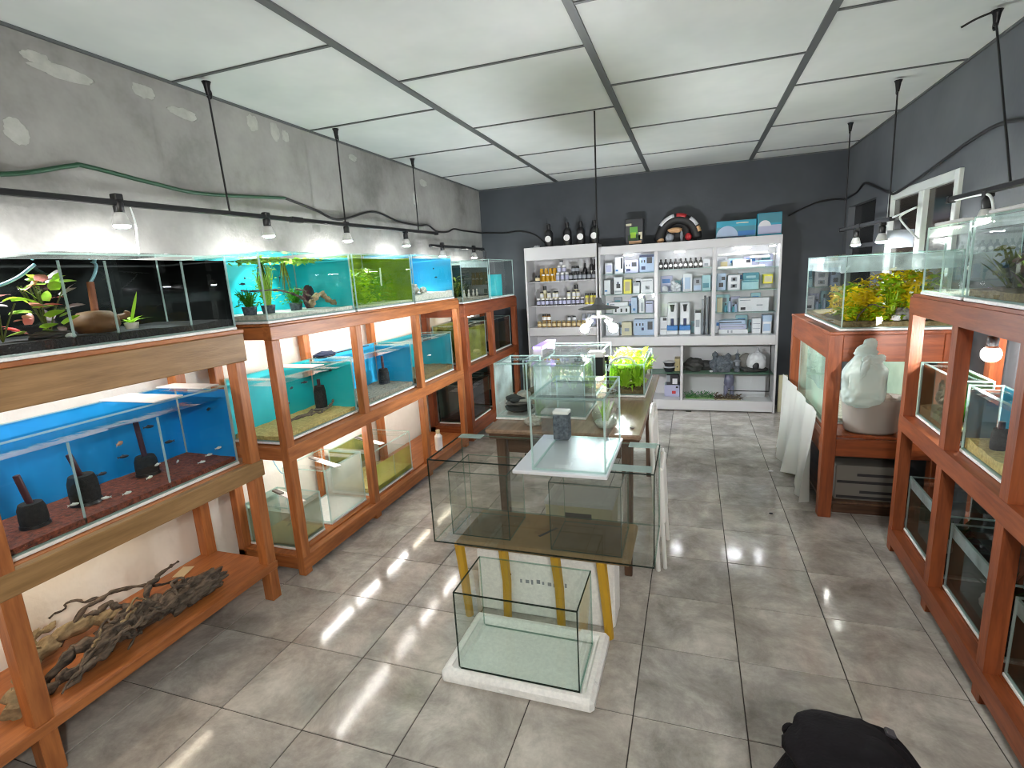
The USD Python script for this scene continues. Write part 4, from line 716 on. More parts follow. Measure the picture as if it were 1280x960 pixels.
jars('stacked_black_jar', [-1.35, -1.305], YJ, Z1+.0905, .026, .075, 'lid_black', 'lid_black', 'black jar stacked on others, top jar shelf', 'stacked black jars', 'p_grey')
for x, h in ((-1.225, .15), (-1.145, .20), (-1.105, .19)):
    med_bottle('dark_bottle', x, YJ+.075, Z1, h+.04, .026, 'dark bottle standing behind the black jars, %s' % {-1.225: 'slim one', -1.145: 'tall one', -1.105: 'one at the right end'}[x])
jars('white_cap_jar', [-1.80+.0545*i for i in range(11)], YJ, Z2, .024, .088, 'lid_black', 'label_white', 'dark jar with white cap, front row of the second jar shelf', 'white-capped jars on the second jar shelf', 'p_lav')
jars('yellow_jar', [-1.195, -1.14, -1.088], YJ, Z2, .024, .13, 'p_yellow', 'lid_black', 'yellow black-lidded jar at the right of the second jar shelf', 'yellow jars', 'p_khaki')
jars('black_lid_jar', [-1.755, -1.665, -1.60, -1.565, -1.42, -1.355, -1.30], YJ, Z2+.0885, .023, .082, 'p_beige', 'lid_black', 'pale black-lidded jar in the upper row of the second jar shelf', 'black-lidded jars on the second jar shelf', 'p_white')
jars('tall_jar', [-1.735, -1.34], YJ+.075, Z2, .027, .235, 'p_beige', 'lid_black', 'taller pale black-lidded jar behind the second shelf rows', 'tall jars on the second jar shelf', 'p_khaki')
jars('amber_jar', [-1.80+.062*i for i in range(10)], YJ, Z3, .027, .075, 'amber_jar', 'p_khaki', 'low amber jar with pale label on the third jar shelf', 'amber jars on the third jar shelf', 'cream')
jars('stacked_amber_jar', [-1.735, -1.68], YJ, Z3+.0755, .027, .085, 'amber_jar', 'lid_black', 'brown-lidded amber jar stacked on the third jar shelf', 'stacked amber jars', 'label_white')
jars('small_tin', [-1.42, -1.36], YJ, Z3+.0755, .024, .055, 'p_grey', 'lid_black', 'small grey tin stacked on the amber jars', 'small grey tins', 'p_white')
jars('silver_tin', [-1.25, -1.19, -1.13], YJ+.06, Z3, .027, .15, 'p_grey', 'p_grey', 'tall grey tin at the right of the third jar shelf', 'tall grey tins', 'p_lav')
t = thing('steel_jug', 'small shiny jug low in the jar cabinet behind the table tanks', 'jug', (-1.38, YC+.16, .4705)); part(t, 'body', lathe([(0, 0), (.05, 0), (.06, .05), (.045, .15), (.05, .17), (.044, .17), (0, .02)], 18), 'silver', 35); part(t, 'handle', tube(curve([(.045, 0, .15), (.09, 0, .13), (.09, 0, .07), (.057, 0, .04)], 14), .007, 8), 'silver', True)

# ================================================================ table in the middle and what stands on it
TX0, TX1, TY0, TY1, TZ = -1.085, -.235, 2.60, 4.22, .828
t = thing('wooden_table', 'old wooden table with brown top in the middle aisle carrying tanks', 'table', ((TX0+TX1)/2, (TY0+TY1)/2, 0)); cx, cy = (TX0+TX1)/2, (TY0+TY1)/2
hx, hy = (TX1-TX0)/2, (TY1-TY0)/2
part(t, 'top', rbx(-hx, hx, -hy, hy, TZ-.028, TZ, .008), 'table_top')
part(t, 'moulding', cat([rbx(-hx+.015, hx-.015, -hy+.012, -hy+.04, TZ-.06, TZ-.028, .006), rbx(-hx+.015, hx-.015, hy-.04, hy-.012, TZ-.06, TZ-.028, .006), rbx(-hx+.012, -hx+.04, -hy+.04, hy-.04, TZ-.06, TZ-.028, .006), rbx(hx-.04, hx-.012, -hy+.04, hy-.04, TZ-.06, TZ-.028, .006)]), 'dark_wood_x')
for sx in (-1, 1):
    for sy in (-1, 1):
        x, y = sx*(hx-.075), sy*(hy-.075)
        m = rbx(x-.03, x+.03, y-.03, y+.03, 0, TZ-.06, .006); v = np.array(m.vertices); k = .7+.3*np.clip(v[:, 2]/.5, 0, 1); v[:, 0] = x+(v[:, 0]-x)*k; v[:, 1] = y+(v[:, 1]-y)*k; m.vertices = v
        part(t, 'leg', m, 'dark_wood_z')
for s in (-1, 1):
    part(t, 'apron', rbx(-hx+.11, hx-.11, s*(hy-.075)-.012, s*(hy-.075)+.012, TZ-.15, TZ-.06), 'dark_wood_x'); part(t, 'apron', rbx(s*(hx-.075)-.012, s*(hx-.075)+.012, -hy+.11, hy-.11, TZ-.15, TZ-.06), 'dark_wood_y')
part(t, 'drawer_key', mv(cat([tube([(0, 0, 0), (0, 0, -.05)], .004, 6), mv(lathe([(0, -.03), (.012, -.02), (.008, .0), (0, .01)], 8), 0, 0, -.055)]), -.21, -hy+.055, TZ-.15), 'dark_steel')
tank(F0, 'small lit tank with stones at the near left corner of the table', -1.115+.03, -.885, 2.80, 3.10, TZ+.001, 1.165, None, None, None, None, glassm='pane_clear', edgem='edge_light', front='-y', filmf='lime_lit_haze', filmside=['-x'])  # whitish film on the left pane paints the lamplight falling on it
t = thing('stone_pile', 'pile of dark and pale stone slabs in the small lit tank on the table', 'stones', (-.985, 2.93, TZ+.022))
for i, (dx, dy, z, a, b, c, mt) in enumerate(((0, 0, .022, .085, .09, .022, 'rock_black'), (.0, .02, .05, .08, .07, .018, 'rock_grey'), (-.02, .03, .075, .06, .06, .02, 'rock_black'), (.035, .05, .085, .045, .05, .03, 'rock_pale'), (-.03, -.02, .07, .03, .03, .014, 'rock_black'), (.03, -.03, .066, .05, .03, .008, 'rock_pale'))):
    part(t, 'stone', rz(mv(blob(a, b, c, i+31, .3, 2), dx, dy, z), i*8), mt, 40)
t = thing('wrapped_stone', 'pale crumpled wrapped lump right of the stones on the table', 'bundle', (-.83, 2.70, TZ+.001)); part(t, 'lump', mv(blob(.045, .04, .03, 77, .5, 3), 0, 0, .028), 'rock_pale', 40)
tank(F0, 'bright empty tank with braced rim standing behind the top glass tank on the table', -.862, -.565, 2.855, 3.22, TZ+.001, 1.145, None, None, None, None, glassm='pane_clear', edgem='edge_light', front='-y', filmf='lit_haze', filmside=['-y', '-x', '+x'], lid=(.05, .2))  # whitish film on three panes paints light scattering in the glass
tank(F0, 'tank of pale green reedy plants under the violet lamp on the table', -1.07, -.60, 3.30, 4.15, TZ+.001, 1.10, None, None, 1.055, 'brown_soil', .03, glassm='pane_clear', edgem='edge_light', front='-y')
for i, (x, y) in enumerate(((-.97, 3.42), (-.86, 3.44), (-.76, 3.42), (-.67, 3.46), (-.95, 3.62), (-.8, 3.66), (-.68, 3.7))):
    plant('reed_plant', 'pale green reedy plant in the violet-lit table tank, %s counted from the front left' % ORD[i], 'aquarium plant', x, y, TZ+.045, blades(22, .21, .5, .012, 100+i, .8), 'leaf_fresh', ('root_clump', mv(blob(.02, .02, .012, i), 0, 0, .008), 'brown_soil'), group='reedy plants in the violet-lit tank')
t = thing('led_light', 'white aquarium light with violet glow standing over the reedy plant tank', 'light', (-1.0, 3.62, 1.101)); part(t, 'bar', rbx(-.035, .035, -.20, .20, .055, .07, .006), 'violet_plastic'); [part(t, 'leg', rbx(-.03, .03, q-.004, q+.004, 0, .055, .002), 'white_plastic') for q in (-.186, .186)]; part(t, 'diode_panel', bx(-.028, .028, -.17, .17, .049, .055), 'led_violet'); part(t, 'diode_panel', bx(-.026, .026, -.2015, -.1995, .056, .069), 'led_violet')
tank(F0, 'open tank crammed with bright lime plants at the back right of the table', -.535, -.285, 3.43, 4.13, TZ+.001, 1.05, None, None, 1.02, 'brown_soil', .03, glassm='pane_clear', edgem='edge_light', front='-y')
for i, (x, y) in enumerate(((-.50, 3.53), (-.42, 3.5), (-.34, 3.53), (-.46, 3.68), (-.35, 3.7), (-.42, 3.86), (-.34, 3.95), (-.48, 4.0))):
    plant('lime_plant', 'bright lime leafy plant in the open table tank, %s counted from the front left' % ORD[i], 'aquarium plant', x, y, TZ+.045, cat([blades(30, .2+.02*(i % 3), .38, .02, 200+i, .9), thicket(50, .05, .05, .2, .07, .02, 210+i)]), 'leaf_lime', ('root_clump', mv(blob(.02, .02, .012, i), 0, 0, .008), 'brown_soil'), group='lime plants in the open table tank')
t = thing('hang_on_filter', 'black box filter with white top hooked on the lime plant tank', 'filter', (-.585, 3.38, .985)); part(t, 'body', rbx(-.05, .05, -.045, .045, 0, .125, .006), 'black_plastic'); part(t, 'cover', rbx(-.052, .052, -.047, .047, .125, .16, .006), 'white_plastic'); part(t, 'hook', rbx(.04, .07, .03, .075, .09, .12, .004), 'black_plastic'); part(t, 'intake', tube([(.06, .07, .1), (.06, .075, -.10)], .009, 8), 'black_plastic')
cable('white airline hose arching over the lime plants', [(-.52, 3.44, 1.0), (-.50, 3.46, 1.06), (-.44, 3.48, 1.085), (-.38, 3.50, 1.07), (-.34, 3.53, 1.02)], .009, 'hose_white', 26, 'airline')
t = thing('glass_bowl', 'round glass jar of greenish plants on the front of the table', 'jar', (-.43, 2.74, TZ+.001)); part(t, 'glass', lathe([(.0, .002), (.05, .002), (.07, .03), (.075, .09), (.06, .15), (.05, .19), (.055, .20)], 28), 'pane_green', True); part(t, 'rim', lathe([(.053, .197), (.058, .20), (.053, .203)], 28), 'edge_light', True); part(t, 'sand', lathe([(0, .004), (.05, .004), (.062, .03), (0, .034)], 20), 'white_gravel', True)
plant('jar_plant', 'pale green plant inside the round glass jar on the table', 'aquarium plant', -.43, 2.74, TZ+.03, blades(16, .14, .35, .014, 55, .5), 'leaf_fresh')
one('small_bolt', mv(blob(.012, .008, .006, 5), 0, 0, .006), 'silver', 'tiny metal bits on the right front of the table top', 'bolts', (-.29, 2.72, TZ+.0005), True)
# white folding chair leaning on the table
t = thing('folding_chair', 'folded white metal chair leaning against the right side of the table', 'chair', (-.185, 2.93, 0))
def fx(z): return .03-z*.05
for y in (-.19, .19): part(t, 'frame_tube', tube(curve([(fx(0), y*1.05, 0.012), (fx(.4), y, .4), (fx(.8), y*.95, .8), (fx(.86), y*.7, .88)], 20), .012, 8), 'white_plastic', True)
part(t, 'top_rail', tube(curve([(fx(.86), -.135, .88), (fx(.9), 0, .905), (fx(.86), .135, .88)], 12), .012, 8), 'white_plastic', True)
for y in (-.165, .165): part(t, 'rear_leg', tube([(fx(0)+.035, y, .012), (fx(.6)+.03, y, .60)], .011, 8), 'white_plastic', True)
m = rbx(-.014, .014, -.15, .15, -.16, .16, .01); part(t, 'seat', mv(rx(m, -2.9, (0, 1, 0)), fx(.42)+.035, 0, .43), 'white_plastic'); part(t, 'back_panel', mv(rx(rbx(-.008, .008, -.17, .17, -.075, .075, .006), -2.9, (0, 1, 0)), fx(.75), 0, .75), 'white_plastic')
part(t, 'cross_bar', tube([(fx(.15), -.19, .15), (fx(.15), .19, .15)], .008, 8), 'white_plastic', True)
# white box below the table
t = thing('storage_box', 'pale box stored on the floor under the table', 'box', (-.62, 2.95, .0)); part(t, 'body', rbx(-.2, .2, -.12, .12, .0, .30, .006), 'p_beige'); part(t, 'lid', rbx(-.205, .205, -.125, .125, .3, .33, .006), 'p_white'); part(t, 'dark_slot', bx(-.08, .08, -.1215, -.119, .2, .26), 'p_dark')

# ================================================================ stools, big empty tank and the glass on it
t = thing('bench', 'brown-topped bench with yellow legs carrying the big empty tank', 'bench', (-.645, 2.26, 0))
part(t, 'seat', rbx(-.415, .41, -.175, .18, .395, .428, .014), 'cardboard_seat'); part(t, 'seat_slot', rz(bx(-.06, .06, -.007, .007, .4275, .4290), 58), 'p_dark', label='dark grip slot'); part(t, 'tape', rz(bx(-.05, .05, .012, .05, .4275, .4288), 58), 'carton_brown', label='brown tape patch')
for x1, x0, y0 in ((-1.058, -1.035, 2.13), (-.831, -.845, 2.165), (-.579, -.572, 2.165), (-.368, -.338, 2.133)):
    part(t, 'leg', tube([(x1+.645, 2.10-2.26+.02, .395), ((x0+x1)/2+.645, y0-2.26, .2), (x0+.645, y0-2.26, 0)], [.025, .023, .021], 8), 'yellow_paint', 40)
    xr = max(min(x1, -.45), -.95); part(t, 'leg', tube([(xr+.645, .15, .395), (xr+.645, .15, 0)], [.022, .020], 8), 'yellow_paint', 40)
t = thing('foam_box', 'white foam shipping box with faint marks under the yellow-legged bench', 'foam box', (-.66, 2.285, 0)); part(t, 'box', rbx(-.345, .34, -.09, .09, 0, .33, .01), 'styrofoam'); part(t, 'lid', rbx(-.35, .345, -.094, .094, .331, .385, .01), 'styrofoam')
q = random.Random(4)
for k in range(9): part(t, 'mark', bx(-.12+.028*k, -.12+.028*k+.010+.008*(k % 2), -.0912, -.0895, .175+.01*q.random(), .195+.012*q.random()), 'p_grey', label='faint worn mark')
part(t, 'mark', mv(rx(tcyl(.006, .002, sections=10), 90), -.17, -.0905, .215), 'p_dark', label='dark dot')
tank(F0, 'big empty glass tank with dark edges resting on the yellow-legged bench', -1.152, -.131, 2.045, 2.432, .430, .846, None, None, None, None, glassm='pane_smoke', edgem='edge_dark', front='-y', under=False)
t = thing('corner_brace', 'clear triangular glass brace at the right rim of the big empty tank', 'glass brace', (-.18, 2.24, .8475))
part(t, 'plate', rbx(-.14, .035, -.185, -.12, 0, .005, .0015), 'edge_light'); part(t, 'plate', rbx(-.09, .035, .12, .185, 0, .005, .0015), 'edge_light')
t = thing('glass_strip', 'clear glass strip across the left rim of the big empty tank', 'glass strip', (-1.09, 2.4, .8475)); part(t, 'plate', rbx(-.05, .075, -.03, .028, 0, .005, .0015), 'edge_light')
tank(F0, 'small empty tank nested in the left of the big empty tank', -1.085, -.79, 2.115, 2.36, .442, .765, None, None, None, None, glassm='pane_smoke', edgem='edge_soft', front='-y', under=False)
tank(F0, 'small empty tank nested in the right of the big empty tank', -.585, -.27, 2.08, 2.36, .442, .765, None, None, None, None, glassm='pane_smoke', edgem='edge_soft', front='-y', under=False)
t = thing('glossy_board', 'shiny white board lying across the big empty tank under a glass tank', 'board', (-.505, 2.20, .8475)); part(t, 'board', rbx(-.195, .20, -.255, .245, 0, .016, .003), 'white_gloss')
tank(F0, 'tall clear glass tank standing on the shiny board in the middle', -.618, -.312, 1.962, 2.42, .8645, 1.172, None, None, None, None, glassm='pane_clear', edgem='edge_light', front='-y', under=False)
t = thing('foam_block', 'speckled grey block with white top inside the tall clear tank', 'filter block', (-.585, 2.375, .871)); part(t, 'block', rbx(-.038, .038, -.03, .03, 0, .125, .004), 'sponge_grey'); part(t, 'cap', rbx(-.039, .039, -.031, .031, .125, .142, .004), 'white_plastic')
# foam tray with the little tank
t = thing('foam_tray', 'chipped white foam box lid lying on the floor tiles', 'foam lid', (-.652, 1.885, 0))
import manifold3d as m3
def man(m): return m3.Manifold(m3.Mesh(np.asarray(m.vertices, np.float32), np.asarray(m.faces, np.uint32)))
o = man(rbx(-.322, .322, -.21, .21, 0, .062, .016))-man(rbx(-.285, .285, -.178, .178, .040, .09, .012))-man(rbx(-.265, .265, -.160, .160, .030, .09, .01))
for (x, y, z) in ((-.05, -.212, .03), (.2, -.213, .05), (-.318, .1, .05), (.32, -.1, .055)): o = o-man(mv(blob(.012, .006, .008, 3), x, y, z))
part(t, 'tray', o, 'styrofoam', 30)
tank(F0, 'small clear glass tank standing in the white foam lid on the floor', -.918, -.396, 1.742, 2.035, .0315, .392, None, None, None, None, glassm='pane_green', edgem='edge_dark', front='-y', under=False, brace=False)

# ================================================================ stand at the far right
sx0, sx1, sy0, sy1, sz = .80, 1.46, 3.64, 4.95, 1.215
t = thing('tank_stand', 'red-brown wooden tank stand in front of the window on the right', 'stand', ((sx0+sx1)/2, (sy0+sy1)/2, 0)); cx, cy = (sx0+sx1)/2, (sy0+sy1)/2
def B(a, b, c, d, e, f, r=.003): return rbx(a-cx, b-cx, c-cy, d-cy, e, f, r)
for x in (sx0, sx1-.075):
    for y in (sy0, sy1-.075): part(t, 'post', B(x, x+.075, y, y+.075, 0, sz-.02), 'red_wood_z')
for y in (sy0+.006, sy1-.04): part(t, 'end_rail', B(sx0+.075, sx1-.075, y, y+.034, 1.03, sz-.02), 'red_wood_x'); part(t, 'end_rail', B(sx0+.075, sx1-.075, y, y+.034, .42, .53), 'red_wood_x')
for x in (sx0+.004, sx1-.04): part(t, 'rail', B(x, x+.036, sy0+.075, sy1-.075, 1.04, sz-.02), 'red_wood_y'); part(t, 'rail', B(x, x+.036, sy0+.075, sy1-.075, .42, .53), 'red_wood_y')
part(t, 'top_board', B(sx0-.004, sx1+.004, sy0-.004, sy1+.004, sz-.02, sz), 'red_wood_y'); part(t, 'shelf_board', B(sx0+.04, sx1-.04, sy0+.04, sy1-.04, .53, .548), 'red_wood_y'); part(t, 'shelf_board', B(sx0+.02, sx1-.02, sy0+.02, sy1-.02, .09, .108), 'dark_wood_y')
part(t, 'bearer', B(sx0+.1, sx1-.1, sy0+.09, sy0+.15, .0, .09), 'dark_wood_x')
tank(F0, 'large tank full of yellow leafy plants beside the window on the right', .862, 1.44, 3.665, 4.76, sz+.001, 1.665, None, None, 1.565, 'brown_soil', .03, glassm='pane_clear', edgem='edge_light', front='-y', filmside=['-y', '-x'], band=True, lid=(.3, .6))
tank(F0, 'pale green milky tank inside the red-brown stand', .855, 1.40, 3.945, 4.85, .5485, 1.02, 'pale_back', '+x', None, 'white_gravel', .02, glassm='pane_clear', edgem='edge_light', front='-x', filmf='mint_film')
# white sheet hung from the lower rail
def drape(w, h, seed, fold=.03, nx=60, nz=30, flare=.0):
    gx, gz = np.meshgrid(np.linspace(0, 1, nx), np.linspace(0, 1, nz), indexing='ij')
    f = fold*(.25+gz)*(np.sin(gx*23+seed)+.5*np.sin(gx*41+seed*2+gz*2)+.5*np.sin(gx*9+gz*3))
    P = np.stack([-(f+flare*gz**1.4), (gx-.5)*w*(1-.06*gz), -gz*h*(1-.04*np.sin(gx*13+seed))], -1).reshape(-1, 3)
    V = np.vstack([P, P+(.0025, 0, 0)]); N = nx*nz; Fc = []
    for i in range(nx-1):
        for j in range(nz-1):
            a, b, c, d = i*nz+j, (i+1)*nz+j, (i+1)*nz+j+1, i*nz+j+1; Fc += [(a, b, c), (a, c, d), (a+N, c+N, b+N), (a+N, d+N, c+N)]
    return trimesh.Trimesh(V, Fc, process=False)
t = thing('plastic_drape', 'crumpled white plastic sheet draped to the floor on the aisle side of the stand', 'plastic sheet', (.775, 4.40, .68)); part(t, 'sheet', drape(1.30, .66, 3, .026, 170, 34, .04), 'plastic_sheet', True)
# things in the open end
t = thing('plastic_bag', 'pale blue-green knotted carrier bag hanging at the end of the stand', 'bag', (.985, 3.60, .76))
b = icosphere(4, 1.0); v = np.array(b.vertices); pw = lambda a, k: np.sign(a)*np.abs(a)**k
v = np.stack([pw(v[:, 0], .5)*.118, pw(v[:, 1], .8)*.042, pw(v[:, 2], .5)*.165], 1); k = np.clip((v[:, 2]-.06)/.1, 0, 1); v[:, 0] *= 1-.45*k
v += (meshkit.fbm(v*18+3, 3, 5)-.5)[:, None]*np.array([.02, .05, .02]); v[:, 1] += .006*np.sin(v[:, 0]*70+v[:, 2]*25)*(.3+k); b.vertices = v
part(t, 'bag_body', mv(b, 0, -.01, .165), 'bag_plastic', True); part(t, 'knot', mv(cat([rx(mv(blob(.022, .016, .06, 5, .4, 3), -.01, -.045, -.01), 14, (0, 1, 0)), rx(mv(blob(.05, .014, .026, 8, .4, 3), .05, -.04, .03), -14, (0, 1, 0)), mv(blob(.03, .015, .025, 11, .4, 3), 0, -.035, .04)]), -.0, 0, .255), 'bag_plastic', True, label='twisted knot of the bag')
part(t, 'gathered_top', mv(cat([blob(.06, .022, .05, 51, .3, 3), mv(blob(.035, .018, .04, 52, .3, 3), .02, .004, .045)]), 0, .0, .335), 'bag_plastic', True)
t = thing('plastic_tub', 'grey translucent plastic tub on the upper shelf of the stand', 'tub', (1.10, 3.805, .549)); m = lathe([(0, .0), (.13, 0), (.145, .02), (.165, .22), (.175, .225), (.172, .232), (.158, .225), (.138, .024), (0, .008)], 36); m.apply_scale((1.05, .74, 1)); part(t, 'tub', m, 'tub_plastic', True); part(t, 'crumpled_film', mv(blob(.13, .09, .045, 61, .5, 3), 0, 0, .20), 'tub_plastic', True)
t = thing('cardboard_box', 'grey printed cardboard box on the low shelf of the stand', 'box', (1.10, 3.86, .1085)); part(t, 'carton', rbx(-.20, .20, -.16, .16, 0, .235, .004), 'carton_grey'); part(t, 'flap', mv(rx(rbx(-.198, .198, -.08, .08, -.002, .002, .001), -24), 0, -.085, .268), 'carton_grey')
for z, a, b in ((.165, -.08, .18), (.115, -.19, .19), (.05, -.06, .17), (.012, -.19, .19)): part(t, 'print_line', bx(a, b, -.1612, -.1598, z, z+.018), 'ink_dark')
t = thing('flat_board', 'thin pale board lying on the printed cardboard box in the stand', 'board', (1.10, 3.85, .405)); part(t, 'board', rbx(-.21, .20, -.15, .12, 0, .012, .002), 'p_grey'); part(t, 'strip', rz(rbx(-.12, .12, -.012, .012, .0125, .024, .002), 28), 'p_beige')
for k in range(2): part(t, 'prop', rbx(-.17+k*.3, -.13+k*.3, .02, .06, -.06, 0, .002), 'p_grey')
one('floor_scrap', mv(blob(.02, .012, .005, 4), 0, 0, .005), 'p_white', 'tiny white scrap on the tiles of the right aisle', 'scrap', (.62, 4.42, .0005), True)
one('floor_scrap', mv(blob(.012, .01, .004, 6), 0, 0, .004), 'p_dark', 'tiny dark crumb on the tiles of the right aisle', 'scrap', (.52, 3.62, .0005), True)
one('floor_scrap', mv(blob(.013, .01, .004, 8), 0, 0, .004), 'p_dark', 'tiny dark crumb on the tiles near the black bag', 'scrap', (.335, 1.66, .0005), True)

t = thing('pale_board', 'pale narrow board standing by the right end of the glass cabinet', 'board', (.965, 6.33, 0)); part(t, 'board', rbx(-.045, .045, -.012, .012, 0, .42, .003), 'p_beige')
# ================================================================ black bag by the camera
t = thing('black_bag', 'soft black backpack with strap and buckles at the bottom of the view', 'bag', (.40, 1.27, 0))
b = blob(.205, .17, .285, 15, .10, 4, 1.6); v = np.array(b.vertices); v[:, 2] = np.maximum(v[:, 2]*.90, -.235); v[:, 2] += .014*np.sin(v[:, 0]*14)-.14*np.clip(v[:, 0], 0, 1); b.vertices = v
part(t, 'bag_body', mv(b, 0, 0, .236), 'bag_black', True)
part(t, 'flap', mv(blob(.14, .13, .05, 23, .2, 3), -.02, .0, .445), 'bag_black', True)
part(t, 'zip', tube(curve([(-.165, -.06, .40), (-.08, -.12, .43), (.02, -.13, .425), (.11, -.11, .385), (.165, -.05, .34)], 30), .006, 6), 'bag_trim', True)
part(t, 'loop', tube(curve([(-.135, .05, .42), (-.15, .055, .438), (-.138, .06, .448), (-.12, .055, .44)], 14), .009, 8), 'bag_black', True)
part(t, 'strap', tube(curve([(.02, .10, .455), (.10, .11, .43), (.15, .06, .39), (.175, .0, .35), (.185, -.08, .29)], 24), .013, 8), 'bag_black', True)
part(t, 'buckle', mv(rx(rbx(-.022, .022, -.016, .016, -.008, .008, .004), 38, (0, 1, 0)), .165, .03, .388), 'bag_trim'); part(t, 'buckle', mv(rx(rbx(-.012, .012, -.012, .012, -.006, .006, .003), 20, (0, 1, 0)), .10, .105, .447), 'bag_trim')

# ================================================================ what is in the left tanks
def wobble(pts, r0, r1, seed, n=40, amp=.012, k=10):
    c = curve(pts, n); q = np.linspace(0, 1, len(c)); c = c+amp*np.stack([np.sin(q*17+seed), np.sin(q*23+seed*2), np.sin(q*13+seed*3)], -1)*np.minimum(1, 4*q*(1-q))[:, None]
    r = (r0+(r1-r0)*q)*(1+.25*np.sin(q*31+seed)+.18*np.sin(q*57+seed*5))
    m = tube(c, r, k); v = np.array(m.vertices); v += (meshkit.noise(v*70+seed*9, seed)-.5)[:, None]*min(r0, r1)*.9*np.array([1, 1, 1]); m.vertices = v; return m
ZS = .2155+.004
t = thing('driftwood', 'big dark gnarled driftwood root lying along the bottom shelf of the nearest rack', 'driftwood', (-2.27, 1.40, ZS))
def P(pts): return [(x+2.27, y-1.40, z-ZS) for x, y, z in pts]
part(t, 'trunk', cat([wobble(P([(-2.22, 1.70, .255), (-2.24, 1.55, .27), (-2.27, 1.40, .285), (-2.30, 1.25, .27)]), .028, .045, 1, 50, .012, 12), wobble(P([(-2.19, 1.62, .25), (-2.22, 1.48, .26), (-2.27, 1.34, .28)]), .018, .032, 2, 40, .01, 10), wobble(P([(-2.28, 1.74, .25), (-2.29, 1.58, .285), (-2.29, 1.40, .30)]), .016, .03, 3, 40, .012, 10)]), 'driftwood_dark', 50)
for i, (pts, r0, r1) in enumerate((([(-2.28, 1.36, .29), (-2.25, 1.22, .275), (-2.24, 1.10, .25), (-2.26, 1.0, .236)], .034, .015), ([(-2.29, 1.30, .29), (-2.31, 1.18, .29), (-2.30, 1.05, .255), (-2.28, .96, .235)], .026, .012), ([(-2.27, 1.38, .30), (-2.22, 1.25, .30), (-2.19, 1.14, .26), (-2.20, 1.04, .235)], .02, .008), ([(-2.30, 1.42, .30), (-2.38, 1.36, .34), (-2.42, 1.27, .34)], .018, .007), ([(-2.30, 1.45, .31), (-2.36, 1.52, .35), (-2.40, 1.62, .345), (-2.43, 1.72, .34)], .015, .005))):
    part(t, 'branch', wobble(P(pts), r0, r1, 10+i, 40, .012, 9), 'driftwood_dark', 50)
for i, (pts, r0, r1) in enumerate((([(-2.25, 1.30, .315), (-2.23, 1.34, .345), (-2.26, 1.38, .335)], .007, .003), ([(-2.24, 1.18, .30), (-2.22, 1.20, .335), (-2.235, 1.22, .355)], .006, .003), ([(-2.27, 1.33, .32), (-2.29, 1.40, .36), (-2.28, 1.44, .335)], .006, .003))): part(t, 'twig', wobble(P(pts), r0, r1, 30+i, 16, .004, 6), 'driftwood_pale', True, label='pale twig')
q = random.Random(21)
for k in range(13):
    y0 = q.uniform(1.3, 1.72); y1 = y0-q.uniform(.15, .34); x0 = -2.25+q.uniform(-.05, .05); h = q.uniform(.25, .33)
    part(t, 'root', wobble(P([(x0, y0, h-.02), (x0+q.uniform(-.03, .03), (y0+y1)/2, h+q.uniform(0, .03)), (x0+q.uniform(-.05, .05), y1, max(.235, h-.05))]), q.uniform(.008, .015), .004, 60+k, 24, .012, 6), 'driftwood_dark', 50)
part(t, 'stump', mv(blob(.05, .14, .05, 14, .6, 4, 3), .05, .24, .052), 'driftwood_dark', 50)
t = thing('driftwood', 'pale thick curved branch at the near end of the bottom shelf of the nearest rack', 'driftwood', (-2.40, 1.15, ZS))
def P(pts): return [(x+2.40, y-1.15, z-ZS) for x, y, z in pts]
part(t, 'branch', wobble(P([(-2.24, .90, .243), (-2.32, .99, .265), (-2.42, 1.06, .275), (-2.50, 1.18, .27), (-2.49, 1.32, .265), (-2.44, 1.42, .262)]), .034, .026, 4, 60, .01, 12), 'driftwood_pale', 50); part(t, 'fork', wobble(P([(-2.46, 1.10, .285), (-2.54, 1.14, .30), (-2.56, 1.24, .31)]), .02, .012, 6, 24, .008, 9), 'driftwood_pale', 50)
t = thing('driftwood', 'thin wiry branch reaching up at the back of the bottom shelf of the nearest rack', 'driftwood', (-2.48, 1.45, ZS))
def P(pts): return [(x+2.48, y-1.45, z-ZS) for x, y, z in pts]
part(t, 'branch', wobble(P([(-2.50, 1.20, .236), (-2.49, 1.32, .33), (-2.50, 1.42, .34), (-2.46, 1.55, .30), (-2.44, 1.70, .24)]), .010, .008, 8, 40, .01, 8), 'driftwood_dark', 50); part(t, 'twig', wobble(P([(-2.50, 1.40, .335), (-2.55, 1.30, .36), (-2.56, 1.22, .34)]), .007, .004, 9, 20, .008, 6), 'driftwood_dark', True)
one('paper_scrap', rbx(-.03, .03, -.05, .05, 0, .003, .001), 'cream', 'small cream card lying at the back right of the driftwood shelf', 'paper', (-2.52, 1.80, ZS+.0005), rot=20)

